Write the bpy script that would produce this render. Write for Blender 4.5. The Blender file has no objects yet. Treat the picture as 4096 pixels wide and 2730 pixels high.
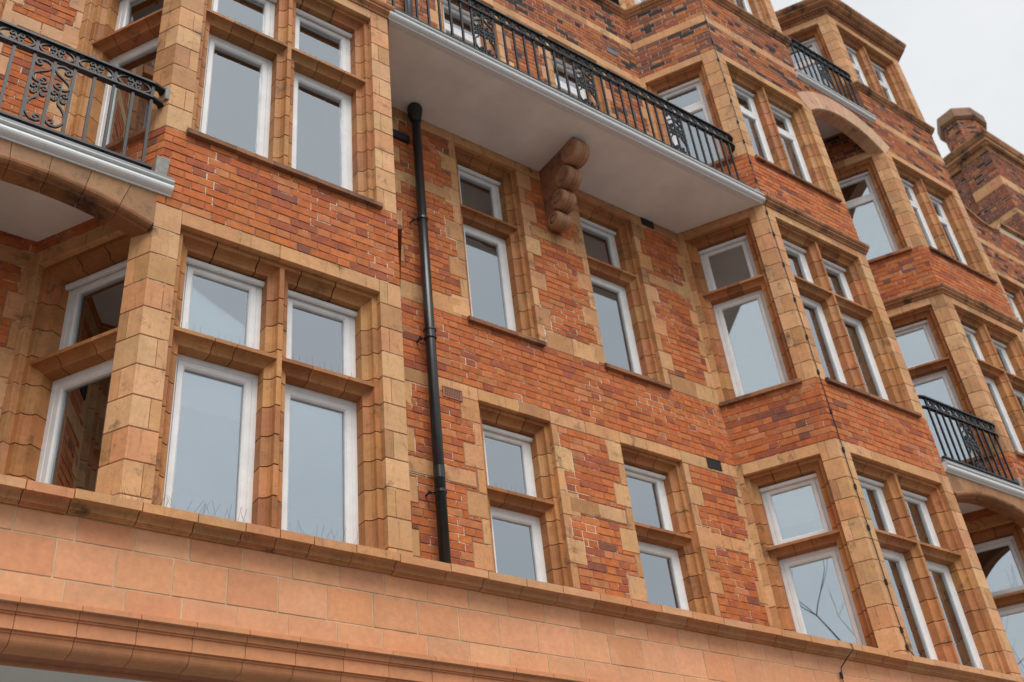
import bpy, math, random
from math import radians, sin, cos, pi, sqrt
from mathutils import Matrix, Vector, noise as mnoise
random.seed(11)
RND = random.Random(5)
scene = bpy.context.scene
COL = scene.collection

# ------------------------------------------------------------------ camera, sky, sun, exposure
CAM = Vector((-3.61857853, -5.66203237, -3.06333457))
R0 = ((0.80839704, 0.09708935, -0.58057547), (0.2736316, 0.8112778, 0.51667599), (0.52117173, -0.57654314, 0.62926786))
right = Vector((R0[0][0], R0[0][2], -R0[0][1]))
down = Vector((R0[1][0], R0[1][2], -R0[1][1]))
fwd = Vector((R0[2][0], R0[2][2], -R0[2][1]))
FPX = 4332.887
cd = bpy.data.cameras.new('camera')
cam = bpy.data.objects.new('camera', cd)
COL.objects.link(cam)
m = Matrix.Identity(4)
for i in range(3):
    m[i][0] = right[i]; m[i][1] = -down[i]; m[i][2] = -fwd[i]; m[i][3] = CAM[i]
cam.matrix_world = m
cd.sensor_width = 36.0
cd.lens = 36.0 * FPX / 4096.0
cd.clip_start = 0.05
cd.clip_end = 3000
cd.dof.use_dof = True
cd.dof.focus_distance = 7.6
cd.dof.aperture_fstop = 2.4
scene.camera = cam

SUN_EL, SUN_AZ = 55.0, -12.0          # azimuth measured from straight in front of the facade towards its right end
world = bpy.data.worlds.new('World')
scene.world = world
world.use_nodes = True
nt = world.node_tree
nt.nodes.clear()
out = nt.nodes.new('ShaderNodeOutputWorld')
bg = nt.nodes.new('ShaderNodeBackground')
sky = nt.nodes.new('ShaderNodeTexSky')
sky.sky_type = 'NISHITA'
sky.sun_disc = False
sky.sun_elevation = radians(SUN_EL)
sky.sun_rotation = radians(180 - SUN_AZ)
sky.dust_density = 4.0
tc = nt.nodes.new('ShaderNodeTexCoord')
noi = nt.nodes.new('ShaderNodeTexNoise')
noi.inputs['Scale'].default_value = 2.2
noi.inputs['Detail'].default_value = 5
noi.inputs['Roughness'].default_value = 0.55
mp = nt.nodes.new('ShaderNodeMapping')
mp.inputs['Scale'].default_value = (1, 1, 2.2)
ramp = nt.nodes.new('ShaderNodeValToRGB')
ramp.color_ramp.elements[0].position = 0.36
ramp.color_ramp.elements[0].color = (5.5, 5.66, 5.82, 1)
ramp.color_ramp.elements[1].position = 0.62
ramp.color_ramp.elements[1].color = (6.25, 6.33, 6.36, 1)
mix = nt.nodes.new('ShaderNodeMixRGB')
mix.inputs[0].default_value = 0.93      # overcast: a thin share of the clear sky, the rest cloud
nt.links.new(tc.outputs['Generated'], mp.inputs['Vector'])
nt.links.new(mp.outputs[0], noi.inputs['Vector'])
nt.links.new(noi.outputs['Fac'], ramp.inputs[0])
nt.links.new(sky.outputs[0], mix.inputs[1])
nt.links.new(ramp.outputs[0], mix.inputs[2])
nt.links.new(mix.outputs[0], bg.inputs['Color'])
bg.inputs['Strength'].default_value = 0.1
nt.links.new(bg.outputs[0], out.inputs['Surface'])

sl = bpy.data.lights.new('sun', 'SUN')
sl.energy = 1.5
sl.angle = radians(34)
sl.color = (1.0, 0.965, 0.92)
sun = bpy.data.objects.new('sun', sl)
COL.objects.link(sun)
el, az = radians(SUN_EL), radians(SUN_AZ)
sd = Vector((sin(az) * cos(el), -cos(az) * cos(el), sin(el)))
sun.rotation_euler = sd.to_track_quat('Z', 'Y').to_euler()
sun.location = (0, -20, 30)

vs = scene.view_settings
vs.view_transform = 'Standard'
vs.look = 'None'
vs.exposure = 0.60
vs.gamma = 1
vs.use_curve_mapping = False

# ------------------------------------------------------------------ materials
def newmat(name):
    mt = bpy.data.materials.new(name)
    mt.use_nodes = True
    n = mt.node_tree
    return mt, n, n.nodes['Principled BSDF']

def N(n, t, **kw):
    nd = n.nodes.new(t)
    for k, v in kw.items():
        if k in nd.inputs: nd.inputs[k].default_value = v
        else: setattr(nd, k, v)
    return nd

def noise(n, scale, detail=4, rough=0.6, vec=None):
    nd = N(n, 'ShaderNodeTexNoise', Scale=scale, Detail=detail, Roughness=rough)
    if vec is None:
        t = n.nodes.get('TC') or n.nodes.new('ShaderNodeTexCoord')
        t.name = 'TC'
        vec = t.outputs['Object']
    n.links.new(vec, nd.inputs['Vector'])
    return nd

def maprange(n, src, a, b, c, d):
    r = N(n, 'ShaderNodeMapRange')
    for i, v in zip((1, 2, 3, 4), (a, b, c, d)): r.inputs[i].default_value = v
    n.links.new(src, r.inputs[0])
    return r.outputs[0]

def mixc(n, fac, a, b, mode='MIX'):
    x = N(n, 'ShaderNodeMixRGB', blend_type=mode)
    for i, v in ((0, fac), (1, a), (2, b)):
        if hasattr(v, 'is_linked'): n.links.new(v, x.inputs[i])
        elif i == 0: x.inputs[0].default_value = v
        else: x.inputs[i].default_value = (*v, 1)
    return x.outputs[0]

def bump(n, p, src, strength, dist=0.01):
    b = N(n, 'ShaderNodeBump', Strength=strength, Distance=dist)
    n.links.new(src, b.inputs['Height'])
    n.links.new(b.outputs[0], p.inputs['Normal'])

def attr_mat(name, rough, mottle, stain, staincol, bscale, bstr, streak=0.0):
    mt, n, p = newmat(name)
    a = N(n, 'ShaderNodeAttribute', attribute_name='bcol')
    n1 = noise(n, mottle[0], 5, 0.65)
    v = maprange(n, n1.outputs['Fac'], 0.3, 0.7, mottle[1], mottle[2])
    x = N(n, 'ShaderNodeVectorMath', operation='SCALE')
    n.links.new(a.outputs['Color'], x.inputs[0])
    n.links.new(v, x.inputs['Scale'])
    n3 = noise(n, mottle[0] * 6, 3, 0.7)
    v3 = maprange(n, n3.outputs['Fac'], 0.3, 0.72, 0.90, 1.09)
    x3 = N(n, 'ShaderNodeVectorMath', operation='SCALE')
    n.links.new(x.outputs[0], x3.inputs[0])
    n.links.new(v3, x3.inputs['Scale'])
    c = x3.outputs[0]
    # large stains with a shape of their own
    n2 = noise(n, stain[0], 6, 0.68)
    f2 = maprange(n, n2.outputs['Fac'], stain[1], stain[2], 0, stain[3])
    c = mixc(n, f2, c, staincol)
    if streak:                               # rain streaks and pitting
        t = n.nodes.get('TC')
        mm = N(n, 'ShaderNodeMapping')
        mm.inputs['Scale'].default_value = (9, 9, 1.3)
        n.links.new(t.outputs['Object'], mm.inputs['Vector'])
        n4 = noise(n, 3.0, 4, 0.6, mm.outputs[0])
        f4 = maprange(n, n4.outputs['Fac'], 0.58, 0.78, 0, streak)
        c = mixc(n, f4, c, (0.16, 0.075, 0.035))
        n5 = noise(n, 55, 2, 0.5)
        f5 = maprange(n, n5.outputs['Fac'], 0.68, 0.74, 0, 0.5)
        c = mixc(n, f5, c, (0.10, 0.05, 0.03))
        n6 = noise(n, 4.2, 7, 0.74)
        f6 = maprange(n, n6.outputs['Fac'], 0.565, 0.70, 0, streak * 1.35)
        c = mixc(n, f6, c, (0.085, 0.048, 0.027))
    n.links.new(c, p.inputs['Base Color'])
    p.inputs['Roughness'].default_value = rough
    p.inputs['Specular IOR Level'].default_value = 0.3
    nb = noise(n, bscale, 4, 0.7)
    bump(n, p, nb.outputs['Fac'], bstr, 0.006)
    return mt

M = {}
M['brick'] = attr_mat('brick', 0.85, (14, 0.78, 1.2), (1.3, 0.57, 0.76, 0.6), (0.13, 0.055, 0.035), 90, 0.5)
M['stone'] = attr_mat('terracotta', 0.62, (5, 0.84, 1.14), (2.1, 0.56, 0.78, 0.55), (0.24, 0.105, 0.045), 60, 0.3, 0.62)
M['fascia'] = attr_mat('new_terracotta', 0.6, (3.4, 0.92, 1.06), (2.6, 0.58, 0.74, 0.45), (0.76, 0.44, 0.27), 40, 0.12)
M['sooty'] = attr_mat('sooty_terracotta', 0.75, (6, 0.75, 1.15), (3.0, 0.50, 0.64, 0.9), (0.03, 0.022, 0.019), 60, 0.3, 0.3)

def simple(name, col, rough=0.6, nscale=8, lo=0.9, hi=1.08, bstr=0.1, bscale=50, metal=0.0, spec=0.5):
    mt, n, p = newmat(name)
    n1 = noise(n, nscale, 5, 0.6)
    v = maprange(n, n1.outputs['Fac'], 0.3, 0.7, lo, hi)
    c = mixc(n, 1.0, col, (1, 1, 1), 'MULTIPLY')
    x = N(n, 'ShaderNodeVectorMath', operation='SCALE')
    n.links.new(c, x.inputs[0]); n.links.new(v, x.inputs['Scale'])
    n.links.new(x.outputs[0], p.inputs['Base Color'])
    p.inputs['Roughness'].default_value = rough
    p.inputs['Metallic'].default_value = metal
    p.inputs['Specular IOR Level'].default_value = spec
    if bstr:
        nb = noise(n, bscale, 3, 0.6)
        bump(n, p, nb.outputs['Fac'], bstr, 0.004)
    return mt

M['pvc'] = simple('white_plastic_frame', (0.82, 0.83, 0.83), 0.38, 7, 0.88, 1.04, 0)
M['iron'] = simple('black_painted_iron', (0.008, 0.010, 0.013), 0.42, 20, 0.8, 1.3, 0.15, 120, 0, 0.4)
M['pipe'] = simple('black_gloss_pipe', (0.010, 0.011, 0.013), 0.34, 8, 0.8, 1.3, 0.05, 40, 0, 0.6)
M['grey_lead'] = simple('grey_lead_flashing', (0.185, 0.20, 0.22), 0.45, 12, 0.85, 1.1, 0.15)
M['cement'] = simple('grey_cement', (0.30, 0.285, 0.255), 0.9, 25, 0.75, 1.15, 0.5, 80)
M['soffit'] = simple('painted_render', (0.88, 0.85, 0.82), 0.9, 2.2, 0.86, 1.03, 0.25, 70)
M['ceiling'] = simple('ceiling_render', (0.75, 0.73, 0.70), 0.9, 1.2, 0.95, 1.04, 0.2, 70)
M['black'] = simple('black_grille', (0.012, 0.012, 0.014), 0.6, 30, 0.7, 1.4, 0)
M['inner'] = simple('interior_plaster', (0.34, 0.325, 0.30), 0.9, 1, 0.95, 1.05, 0)
M['curtain'] = simple('brown_curtain', (0.22, 0.165, 0.125), 0.9, 3, 0.8, 1.15, 0)
M['blind'] = simple('white_blind', (0.72, 0.72, 0.70), 0.8, 2, 0.96, 1.03, 0)
M['pave'] = simple('pavement', (0.06, 0.058, 0.056), 0.9, 0.6, 0.85, 1.1, 0.3, 30)
M['flags'] = simple('paving_flags', (0.22, 0.215, 0.205), 0.9, 0.6, 0.85, 1.1, 0.3, 30)
M['wire'] = simple('steel_wire', (0.10, 0.09, 0.085), 0.4, 10, 0.9, 1.1, 0, 50, 0.6)
M['roof'] = simple('roof_lead', (0.12, 0.12, 0.125), 0.7, 2, 0.8, 1.1, 0.2)
M['bark'] = simple('dark_bark', (0.045, 0.036, 0.03), 0.95, 12, 0.7, 1.2, 0.5)
M['airbrick'] = simple('red_airbrick', (0.36, 0.145, 0.085), 0.8, 20, 0.85, 1.1, 0.3)

# mortar: tinted red in most places, repointed pale in patches
mt, n, p = newmat('mortar')
n1 = noise(n, 2.3, 5, 0.72)
f = maprange(n, n1.outputs['Fac'], 0.53, 0.57, 0, 1)
gp = N(n, 'ShaderNodeSeparateXYZ'); n.links.new(n.nodes['TC'].outputs['Object'], gp.inputs[0])
fz = maprange(n, gp.outputs['Z'], 6.0, 9.0, 0.0, 0.55)
mx = N(n, 'ShaderNodeMath', operation='MAXIMUM'); n.links.new(f, mx.inputs[0]); n.links.new(fz, mx.inputs[1]); f = mx.outputs[0]
n2 = noise(n, 40, 3, 0.6)
c = mixc(n, f, (0.33, 0.165, 0.10), (0.72, 0.63, 0.47))
f2 = maprange(n, n2.outputs['Fac'], 0.3, 0.7, 0.75, 1.12)
x = N(n, 'ShaderNodeVectorMath', operation='SCALE')
n.links.new(c, x.inputs[0]); n.links.new(f2, x.inputs['Scale'])
n.links.new(x.outputs[0], p.inputs['Base Color'])
p.inputs['Roughness'].default_value = 0.95
bump(n, p, n2.outputs['Fac'], 0.6, 0.004)
M['mortar'] = mt

# dark joint behind the terracotta
M['joint'] = simple('joint_mortar', (0.05, 0.033, 0.022), 0.95, 9, 0.6, 1.4, 0.4)
M['fjoint'] = simple('pale_joint', (0.66, 0.52, 0.34), 0.95, 7, 0.7, 1.15, 0.3)

# white painted balcony moulding, rain-streaked
mt, n, p = newmat('white_gloss_paint')
t = n.nodes.new('ShaderNodeTexCoord'); t.name = 'TC'
mm = N(n, 'ShaderNodeMapping'); mm.inputs['Scale'].default_value = (7, 7, 1.5)
n.links.new(t.outputs['Object'], mm.inputs['Vector'])
n1 = noise(n, 4, 5, 0.65, mm.outputs[0])
f = maprange(n, n1.outputs['Fac'], 0.55, 0.8, 0, 0.5)
c = mixc(n, f, (0.70, 0.715, 0.72), (0.33, 0.31, 0.28))
n.links.new(c, p.inputs['Base Color'])
p.inputs['Roughness'].default_value = 0.35
M['white'] = mt

# window glass: mirrors the sky, lets a little of the dark rooms through
mt = bpy.data.materials.new('window_glass'); mt.use_nodes = True
n = mt.node_tree
n.nodes.clear()
o_ = n.nodes.new('ShaderNodeOutputMaterial')
g = N(n, 'ShaderNodeBsdfGlossy'); g.inputs['Color'].default_value = (0.80, 0.875, 0.935, 1); g.inputs['Roughness'].default_value = 0.0
t_ = N(n, 'ShaderNodeBsdfTransparent'); t_.inputs['Color'].default_value = (0.86, 0.89, 0.89, 1)
fr = N(n, 'ShaderNodeFresnel'); fr.inputs['IOR'].default_value = 1.5
fv = maprange(n, fr.outputs[0], 0.0, 1.0, 0.39, 1.0)
ms = n.nodes.new('ShaderNodeMixShader')
n.links.new(fv, ms.inputs[0]); n.links.new(t_.outputs[0], ms.inputs[1]); n.links.new(g.outputs[0], ms.inputs[2])
n.links.new(ms.outputs[0], o_.inputs['Surface'])
wv = noise(n, 1.1, 1, 0.5)
bb = N(n, 'ShaderNodeBump', Strength=0.012, Distance=0.05)
n.links.new(wv.outputs['Fac'], bb.inputs['Height']); n.links.new(bb.outputs[0], g.inputs['Normal'])
M['glass'] = mt

# ------------------------------------------------------------------ helpers
GROUND = -4.66
def link(o, parent=None):
    COL.objects.link(o)
    if parent is not None: o.parent = parent
    return o

class MB:
    def __init__(s): s.v = []; s.f = []; s.c = []; s.m = []
    def add(s, v, f, c=(1, 1, 1), mi=0):
        b = len(s.v)
        s.m += [mi] * len(f)
        s.v += v
        s.f += [tuple(i + b for i in q) for q in f]
        s.c += [c] * len(v)
    def mesh(s, name, mat, smooth=False):
        me = bpy.data.meshes.new(name)
        me.from_pydata(s.v, [], s.f)
        at = me.attributes.new('bcol', 'FLOAT_COLOR', 'POINT')
        flat = []
        for c in s.c: flat += [c[0], c[1], c[2], 1.0]
        at.data.foreach_set('color', flat)
        me.materials.append(M[mat])
        if any(s.m): me.materials.append(M['joint']); me.polygons.foreach_set('material_index', s.m)
        if smooth: me.polygons.foreach_set('use_smooth', [True] * len(me.polygons))
        return me
    def build(s, name, mat, parent=None, smooth=False):
        o = bpy.data.objects.new(name, s.mesh(name, mat, smooth))
        return link(o, parent)

def tag(o, label, cat, group=None, kind=None):
    o['label'] = label; o['category'] = cat
    if group: o['group'] = group
    if kind: o['kind'] = kind
    return o

# the building itself: an Empty at its base; every part carries the opposite offset so that its mesh is in scene coordinates
BASE = Vector((4.5, 1.0, GROUND))
house = bpy.data.objects.new('apartment_building', None)
COL.objects.link(house)
house.location = BASE
tag(house, 'red brick and buff terracotta mansion block with stone bay windows and iron balconies', 'building')
def part(mb, name, mat, smooth=False):
    o = mb.build(name, mat, house, smooth)
    o.location = -BASE
    return o
def subpart(mb, name, mat, parent, smooth=False):
    return mb.build(name, mat, parent, smooth)
def place(me, name, parent, loc):
    o = bpy.data.objects.new(name, me)
    link(o, parent); o.location = loc
    return o

def project(pw):
    d = Vector(pw) - CAM
    z = d.dot(fwd)
    if z <= 0.1: return None
    return (2048 + FPX * d.dot(right) / z, 1365 + FPX * d.dot(down) / z)

class Frame:
    """wall facet: u runs left to right seen from the street, d inwards, z up"""
    def __init__(s, ox, oy, ang):
        s.ox, s.oy = ox, oy
        s.dx, s.dy = cos(radians(ang)), sin(radians(ang))
        s.nx, s.ny = -s.dy, s.dx
    def p(s, u, d, z):
        return (s.ox + u * s.dx + d * s.nx, s.oy + u * s.dy + d * s.ny, z)

# pieces: bricks and blocks are gathered, the largest in view become objects of their own
PIECES = {}
def piece(kind, mat, parent, v, f, c, front):
    PIECES.setdefault(kind, []).append((mat, parent, v, f, c, front))

def jit(c, a=0.08, b=0.04):
    k = 1 + RND.uniform(-a, a)
    return tuple(max(0.004, x * k * (1 + RND.uniform(-b, b))) for x in c)

STONES = [(0.62, 0.340, 0.158), (0.59, 0.302, 0.132), (0.615, 0.330, 0.150), (0.57, 0.280, 0.116), (0.64, 0.362, 0.176), (0.56, 0.295, 0.128), (0.595, 0.288, 0.132), (0.47, 0.235, 0.098)]
def stonecol(): 
    c = RND.choice(STONES)
    return jit(c, 0.09, 0.04)
def mouldcol():
    return jit(RND.choice([(0.47, 0.205, 0.072), (0.43, 0.182, 0.060), (0.49, 0.232, 0.088), (0.45, 0.175, 0.066), (0.38, 0.150, 0.052)]), 0.10, 0.04)
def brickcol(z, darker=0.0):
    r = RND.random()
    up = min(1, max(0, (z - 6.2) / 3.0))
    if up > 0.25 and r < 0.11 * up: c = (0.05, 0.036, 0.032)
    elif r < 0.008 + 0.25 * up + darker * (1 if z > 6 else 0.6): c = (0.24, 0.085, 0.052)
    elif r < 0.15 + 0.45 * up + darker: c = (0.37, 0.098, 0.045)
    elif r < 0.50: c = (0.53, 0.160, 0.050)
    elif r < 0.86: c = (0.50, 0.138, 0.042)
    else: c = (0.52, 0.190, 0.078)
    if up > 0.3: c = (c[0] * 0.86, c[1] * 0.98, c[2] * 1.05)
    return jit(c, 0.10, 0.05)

def slab(fr, u0, u1, z0, z1, d0, d1, ch=0.003, tilt=True):
    """chamfered block: front at d0, back at d1"""
    t = [RND.uniform(-0.0012, 0.0012) if tilt else 0 for _ in range(4)]
    q = [(u0, z0), (u1, z0), (u1, z1), (u0, z1)]
    qi = [(u0 + ch, z0 + ch), (u1 - ch, z0 + ch), (u1 - ch, z1 - ch), (u0 + ch, z1 - ch)]
    v = [fr.p(a, d0 + t[i], b) for i, (a, b) in enumerate(qi)]
    v += [fr.p(a, d0 + ch + t[i], b) for i, (a, b) in enumerate(q)]
    v += [fr.p(a, d1, b) for a, b in q]
    f = [(0, 1, 2, 3)]
    for i in range(4):
        j = (i + 1) % 4
        f.append((i, i + 4, j + 4, j)); f.append((i + 4, i + 8, j + 8, j + 4))
    return v, f, v[:4]

def prism(poly, z0, z1, ch=0.003, front=(0, 1)):
    """vertical prism over a plan polygon (world xy), ends chamfered; poly counter-clockwise"""
    cx = sum(p[0] for p in poly) / len(poly); cy = sum(p[1] for p in poly) / len(poly)
    def ins(p):
        dx, dy = cx - p[0], cy - p[1]; l = max(1e-6, sqrt(dx * dx + dy * dy))
        return (p[0] + dx / l * ch, p[1] + dy / l * ch)
    n_ = len(poly)
    pin = [ins(p) for p in poly]
    v = [(*p, z0) for p in pin] + [(*p, z0 + ch) for p in poly] + [(*p, z1 - ch) for p in poly] + [(*p, z1) for p in pin]
    f = [tuple(range(n_ - 1, -1, -1)), tuple(range(3 * n_, 4 * n_))]
    for r in range(3):
        for i in range(n_):
            j = (i + 1) % n_
            f.append((r * n_ + i, r * n_ + j, (r + 1) * n_ + j, (r + 1) * n_ + i))
    a, b = front
    return v, f, [v[n_ + a], v[n_ + b], v[2 * n_ + b], v[2 * n_ + a]]

def sweep(path, prof, closed_prof=True, e0=None, e1=None):
    """profile (d, z) along a plan path travelling left to right seen from outside, mitred; caps at both ends"""
    P2 = [Vector((p[0], p[1])) for p in path]
    dirs = [(P2[i + 1] - P2[i]).normalized() for i in range(len(P2) - 1)]
    nrm = [Vector((-d.y, d.x)) for d in dirs]
    v = []
    for i, p_ in enumerate(P2):
        if i == 0: mvec = nrm[0] if e0 is None else e0
        elif i == len(P2) - 1: mvec = nrm[-1] if e1 is None else e1
        else: mvec = (nrm[i - 1] + nrm[i]) / (1 + nrm[i - 1].dot(nrm[i]))
        for d, z in prof: v.append((p_.x + mvec.x * d, p_.y + mvec.y * d, z))
    k = len(prof); f = []
    for i in range(len(P2) - 1):
        for j in range(k if closed_prof else k - 1):
            a = i * k + j; b = i * k + (j + 1) % k
            f.append((a, b, b + k, a + k))
    if closed_prof:
        f.append(tuple(range(k - 1, -1, -1))); f.append(tuple((len(P2) - 1) * k + j for j in range(k)))
    return v, f

def cut_path(path, step, seed=0):
    """cut a plan path into block lengths; returns sub-paths (gap 4 mm between) and the mitre vectors of the ends"""
    P2 = [Vector((p[0], p[1])) for p in path]
    seg = [(P2[i + 1] - P2[i]).length for i in range(len(P2) - 1)]
    total = sum(seg); n_ = max(1, round(total / step))
    rr = random.Random(seed)
    cuts = [0] + [total * (i + rr.uniform(-0.18, 0.18)) / n_ for i in range(1, n_)] + [total]
    def at(s):
        for i, l in enumerate(seg):
            if s <= l + 1e-9: return P2[i] + (P2[i + 1] - P2[i]) * (s / l), i
            s -= l
        return P2[-1], len(seg) - 1
    outp = []
    for a, b in zip(cuts[:-1], cuts[1:]):
        a2, b2 = a + 0.002, b - 0.002
        pa, ia = at(a2); pb, ib = at(b2)
        outp.append([pa] + [P2[i] for i in range(ia + 1, ib + 1)] + [pb])
    return outp

def course_blocks(kind, mat, parent, path, prof, step, colf, seed=0, core=None):
    for sp in cut_path(path, step, seed):
        v, f = sweep(sp, prof)
        k = len(prof)
        mid = max(range(k), key=lambda j: -prof[j][0])
        a, b = v[0], v[-k]
        zs = [z for _, z in prof]
        fr_ = [(a[0], a[1], min(zs)), (b[0], b[1], min(zs)), (b[0], b[1], max(zs)), (a[0], a[1], max(zs))]
        piece(kind, mat, parent, v, f, colf(), fr_)

# ------------------------------------------------------------------ dimensions (metres; z = 0 just above the shopfront cornice)
YR = 0.935                                   # the wall between the bays lies this far behind the bay fronts
CL = YR / sin(radians(60)); CX = CL * 0.5
BW = 1.96
BAYS = [-5.60, -1.96, 5.25, 8.89]            # left corner of each bay front
OW = 0.186                                   # pier beside the front opening
FLOORS = [  # bottom of stone, bottom of opening, top of opening, top of lintel, stone transom
    (-0.20, -0.20, 2.168, 2.295, 1.308),
    (3.055, 3.085, 5.470, 5.590, 4.598),
    (6.455, 6.485, 8.345, 8.470, None),
    (9.900, 9.900, 11.545, 11.690, None)]
ZONES = [(2.295, 3.055), (5.722, 6.455), (8.470, 9.062), (9.212, 9.752)]   # brickwork on the bays
TOPZ = 11.98

# jamb profile (w into the opening, d inwards)
def arc(w0, d0, w1, d1, k=4):                # cavetto
    o_ = []
    for i in range(k + 1):
        a = i / k * pi / 2
        o_.append((w0 + (w1 - w0) * (1 - cos(a)), d0 + (d1 - d0) * sin(a)))
    return o_
JAMB = [(-0.014, 0.052), (0.040, 0.052)] + arc(0.043, 0.056, 0.105, 0.120) + [(0.105, 0.236), (-0.014, 0.236)]
FR_D = 0.210                                 # face of the white window frames

CORE = {}
def core(parent_key): return CORE.setdefault(parent_key, MB())
def box_to(mb, fr, u0, u1, z0, z1, d0, d1, c=(1, 1, 1), mi=0):
    v = [fr.p(u, d, z) for z in (z0, z1) for d in (d0, d1) for u in (u0, u1)]
    mb.add(v, [(0, 2, 3, 1), (4, 5, 7, 6), (0, 1, 5, 4), (2, 6, 7, 3), (0, 4, 6, 2), (1, 3, 7, 5)], c, mi)

WALLS = {}
def wall(key, name):
    """a wall part: its own mesh is the mortar core, filled in later; pieces hang below it"""
    if key not in WALLS:
        o = bpy.data.objects.new(name, bpy.data.meshes.new(name))
        link(o, house); o.location = -BASE
        WALLS[key] = o
    return WALLS[key]

def facet_core(key, fr, u0, u1, z0, z1, holes):
    """mortar backing of a facet with rectangular holes"""
    mb = core(key)
    us = sorted({u0, u1} | {h[0] for h in holes} | {h[1] for h in holes})
    for a, b in zip(us[:-1], us[1:]):
        if b <= u0 or a >= u1: continue
        hs = sorted((h[2], h[3]) for h in holes if h[0] < b - 1e-6 and h[1] > a + 1e-6)
        z = z0
        for h0, h1 in hs:
            if h0 > z: box_to(mb, fr, a, b, z, h0, 0.0048, 0.24)
            z = max(z, h1)
        if z < z1: box_to(mb, fr, a, b, z, z1, 0.0048, 0.24)

def bricks(key, fr, u0, u1, z0, z1, stones=(), phase=0, hide=None, darker=0.0, seed=0):
    """Flemish bond between the stones (rectangles u0,u1,z0,z1)"""
    w = WALLS[key]
    nc = max(1, round((z1 - z0) / 0.0755)); ch = (z1 - z0) / nc
    J = 0.0045
    for k in range(nc):
        za, zb = z0 + k * ch, z0 + (k + 1) * ch
        zm = (za + zb) / 2
        near = [s for s in stones if s[2] < zb - 0.001 and s[3] > za + 0.001 and s[0] < u1 and s[1] > u0]
        us = sorted({u0, u1} | {min(max(e, u0), u1) for s in near for e in (s[0], s[1])})
        spans = []
        for a, b in zip(us[:-1], us[1:]):
            if b - a < 1e-5: continue
            lo, hi = za, zb; um = (a + b) / 2
            for s in near:
                if not (s[0] < um < s[1]): continue
                if s[2] <= lo + 0.001: lo = max(lo, s[3])
                elif s[3] >= hi - 0.001: hi = min(hi, s[2])
                elif s[2] - lo > hi - s[3]: hi = s[2]
                else: lo = s[3]
            if hi - lo < 0.016: continue
            if spans and abs(spans[-1][1] - a) < 1e-6 and abs(spans[-1][2] - lo) < 1e-6 and abs(spans[-1][3] - hi) < 1e-6: spans[-1] = (spans[-1][0], b, lo, hi)
            else: spans.append((a, b, lo, hi))
        for a, b, lo, hi in spans:
            if b - a < 0.02: continue
            # pattern anchored to the facet, not to the span
            x = -0.5 + (0.168 if (k + phase) % 2 else 0.0)
            i = 0
            lst = []
            while x < b + 0.4:
                L = 0.225 if i % 2 == 0 else 0.111
                lst.append((x, x + L)); x += L; i += 1
            cells = [(max(p, a), min(q, b)) for p, q in lst if min(q, b) - max(p, a) > 0.004]
            # merge slivers at the ends
            if len(cells) > 1 and cells[0][1] - cells[0][0] < 0.045: cells[1] = (cells[0][0], cells[1][1]); cells.pop(0)
            if len(cells) > 1 and cells[-1][1] - cells[-1][0] < 0.045: cells[-2] = (cells[-2][0], cells[-1][1]); cells.pop()
            for p_, q_ in cells:
                if hide and hide((p_ + q_) / 2, zm): continue
                e0 = 0.0 if abs(p_ - u0) < 1e-6 else J + RND.uniform(-0.0012, 0.0012)
                e1 = 0.0 if abs(q_ - u1) < 1e-6 else J + RND.uniform(-0.0012, 0.0012)
                pr = RND.uniform(-0.0026, 0.0014)
                v, f, fp = slab(fr, p_ + e0, q_ - e1, lo + J * 0.95 + RND.uniform(-0.001, 0.001), hi - J * 0.95 + RND.uniform(-0.001, 0.001), pr, 0.022, 0.0028)
                cn = mnoise.noise(Vector(fp[0]) * 1.15 + Vector((3.1, 0, 5.7))) + 0.5 * mnoise.noise(Vector(fp[0]) * 3.1)
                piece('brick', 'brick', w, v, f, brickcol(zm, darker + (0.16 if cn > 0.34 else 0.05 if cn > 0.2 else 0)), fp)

# ------------------------------------------------------------------ window openings
def ring(fr, ua, ub, za, zb, prof):
    """profile (w, d) mitred round a rectangle"""
    v = []; k = len(prof)
    for su, sz, cu, cz in ((1, 1, ua, za), (-1, 1, ub, za), (-1, -1, ub, zb), (1, -1, ua, zb)):
        for w, d in prof: v.append(fr.p(cu + su * w, d, cz + sz * w))
    f = []
    for i in range(4):
        j = (i + 1) % 4
        for a in range(k):
            b = (a + 1) % k
            f.append((i * k + a, j * k + a, j * k + b, i * k + b))
    return v, f

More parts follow.
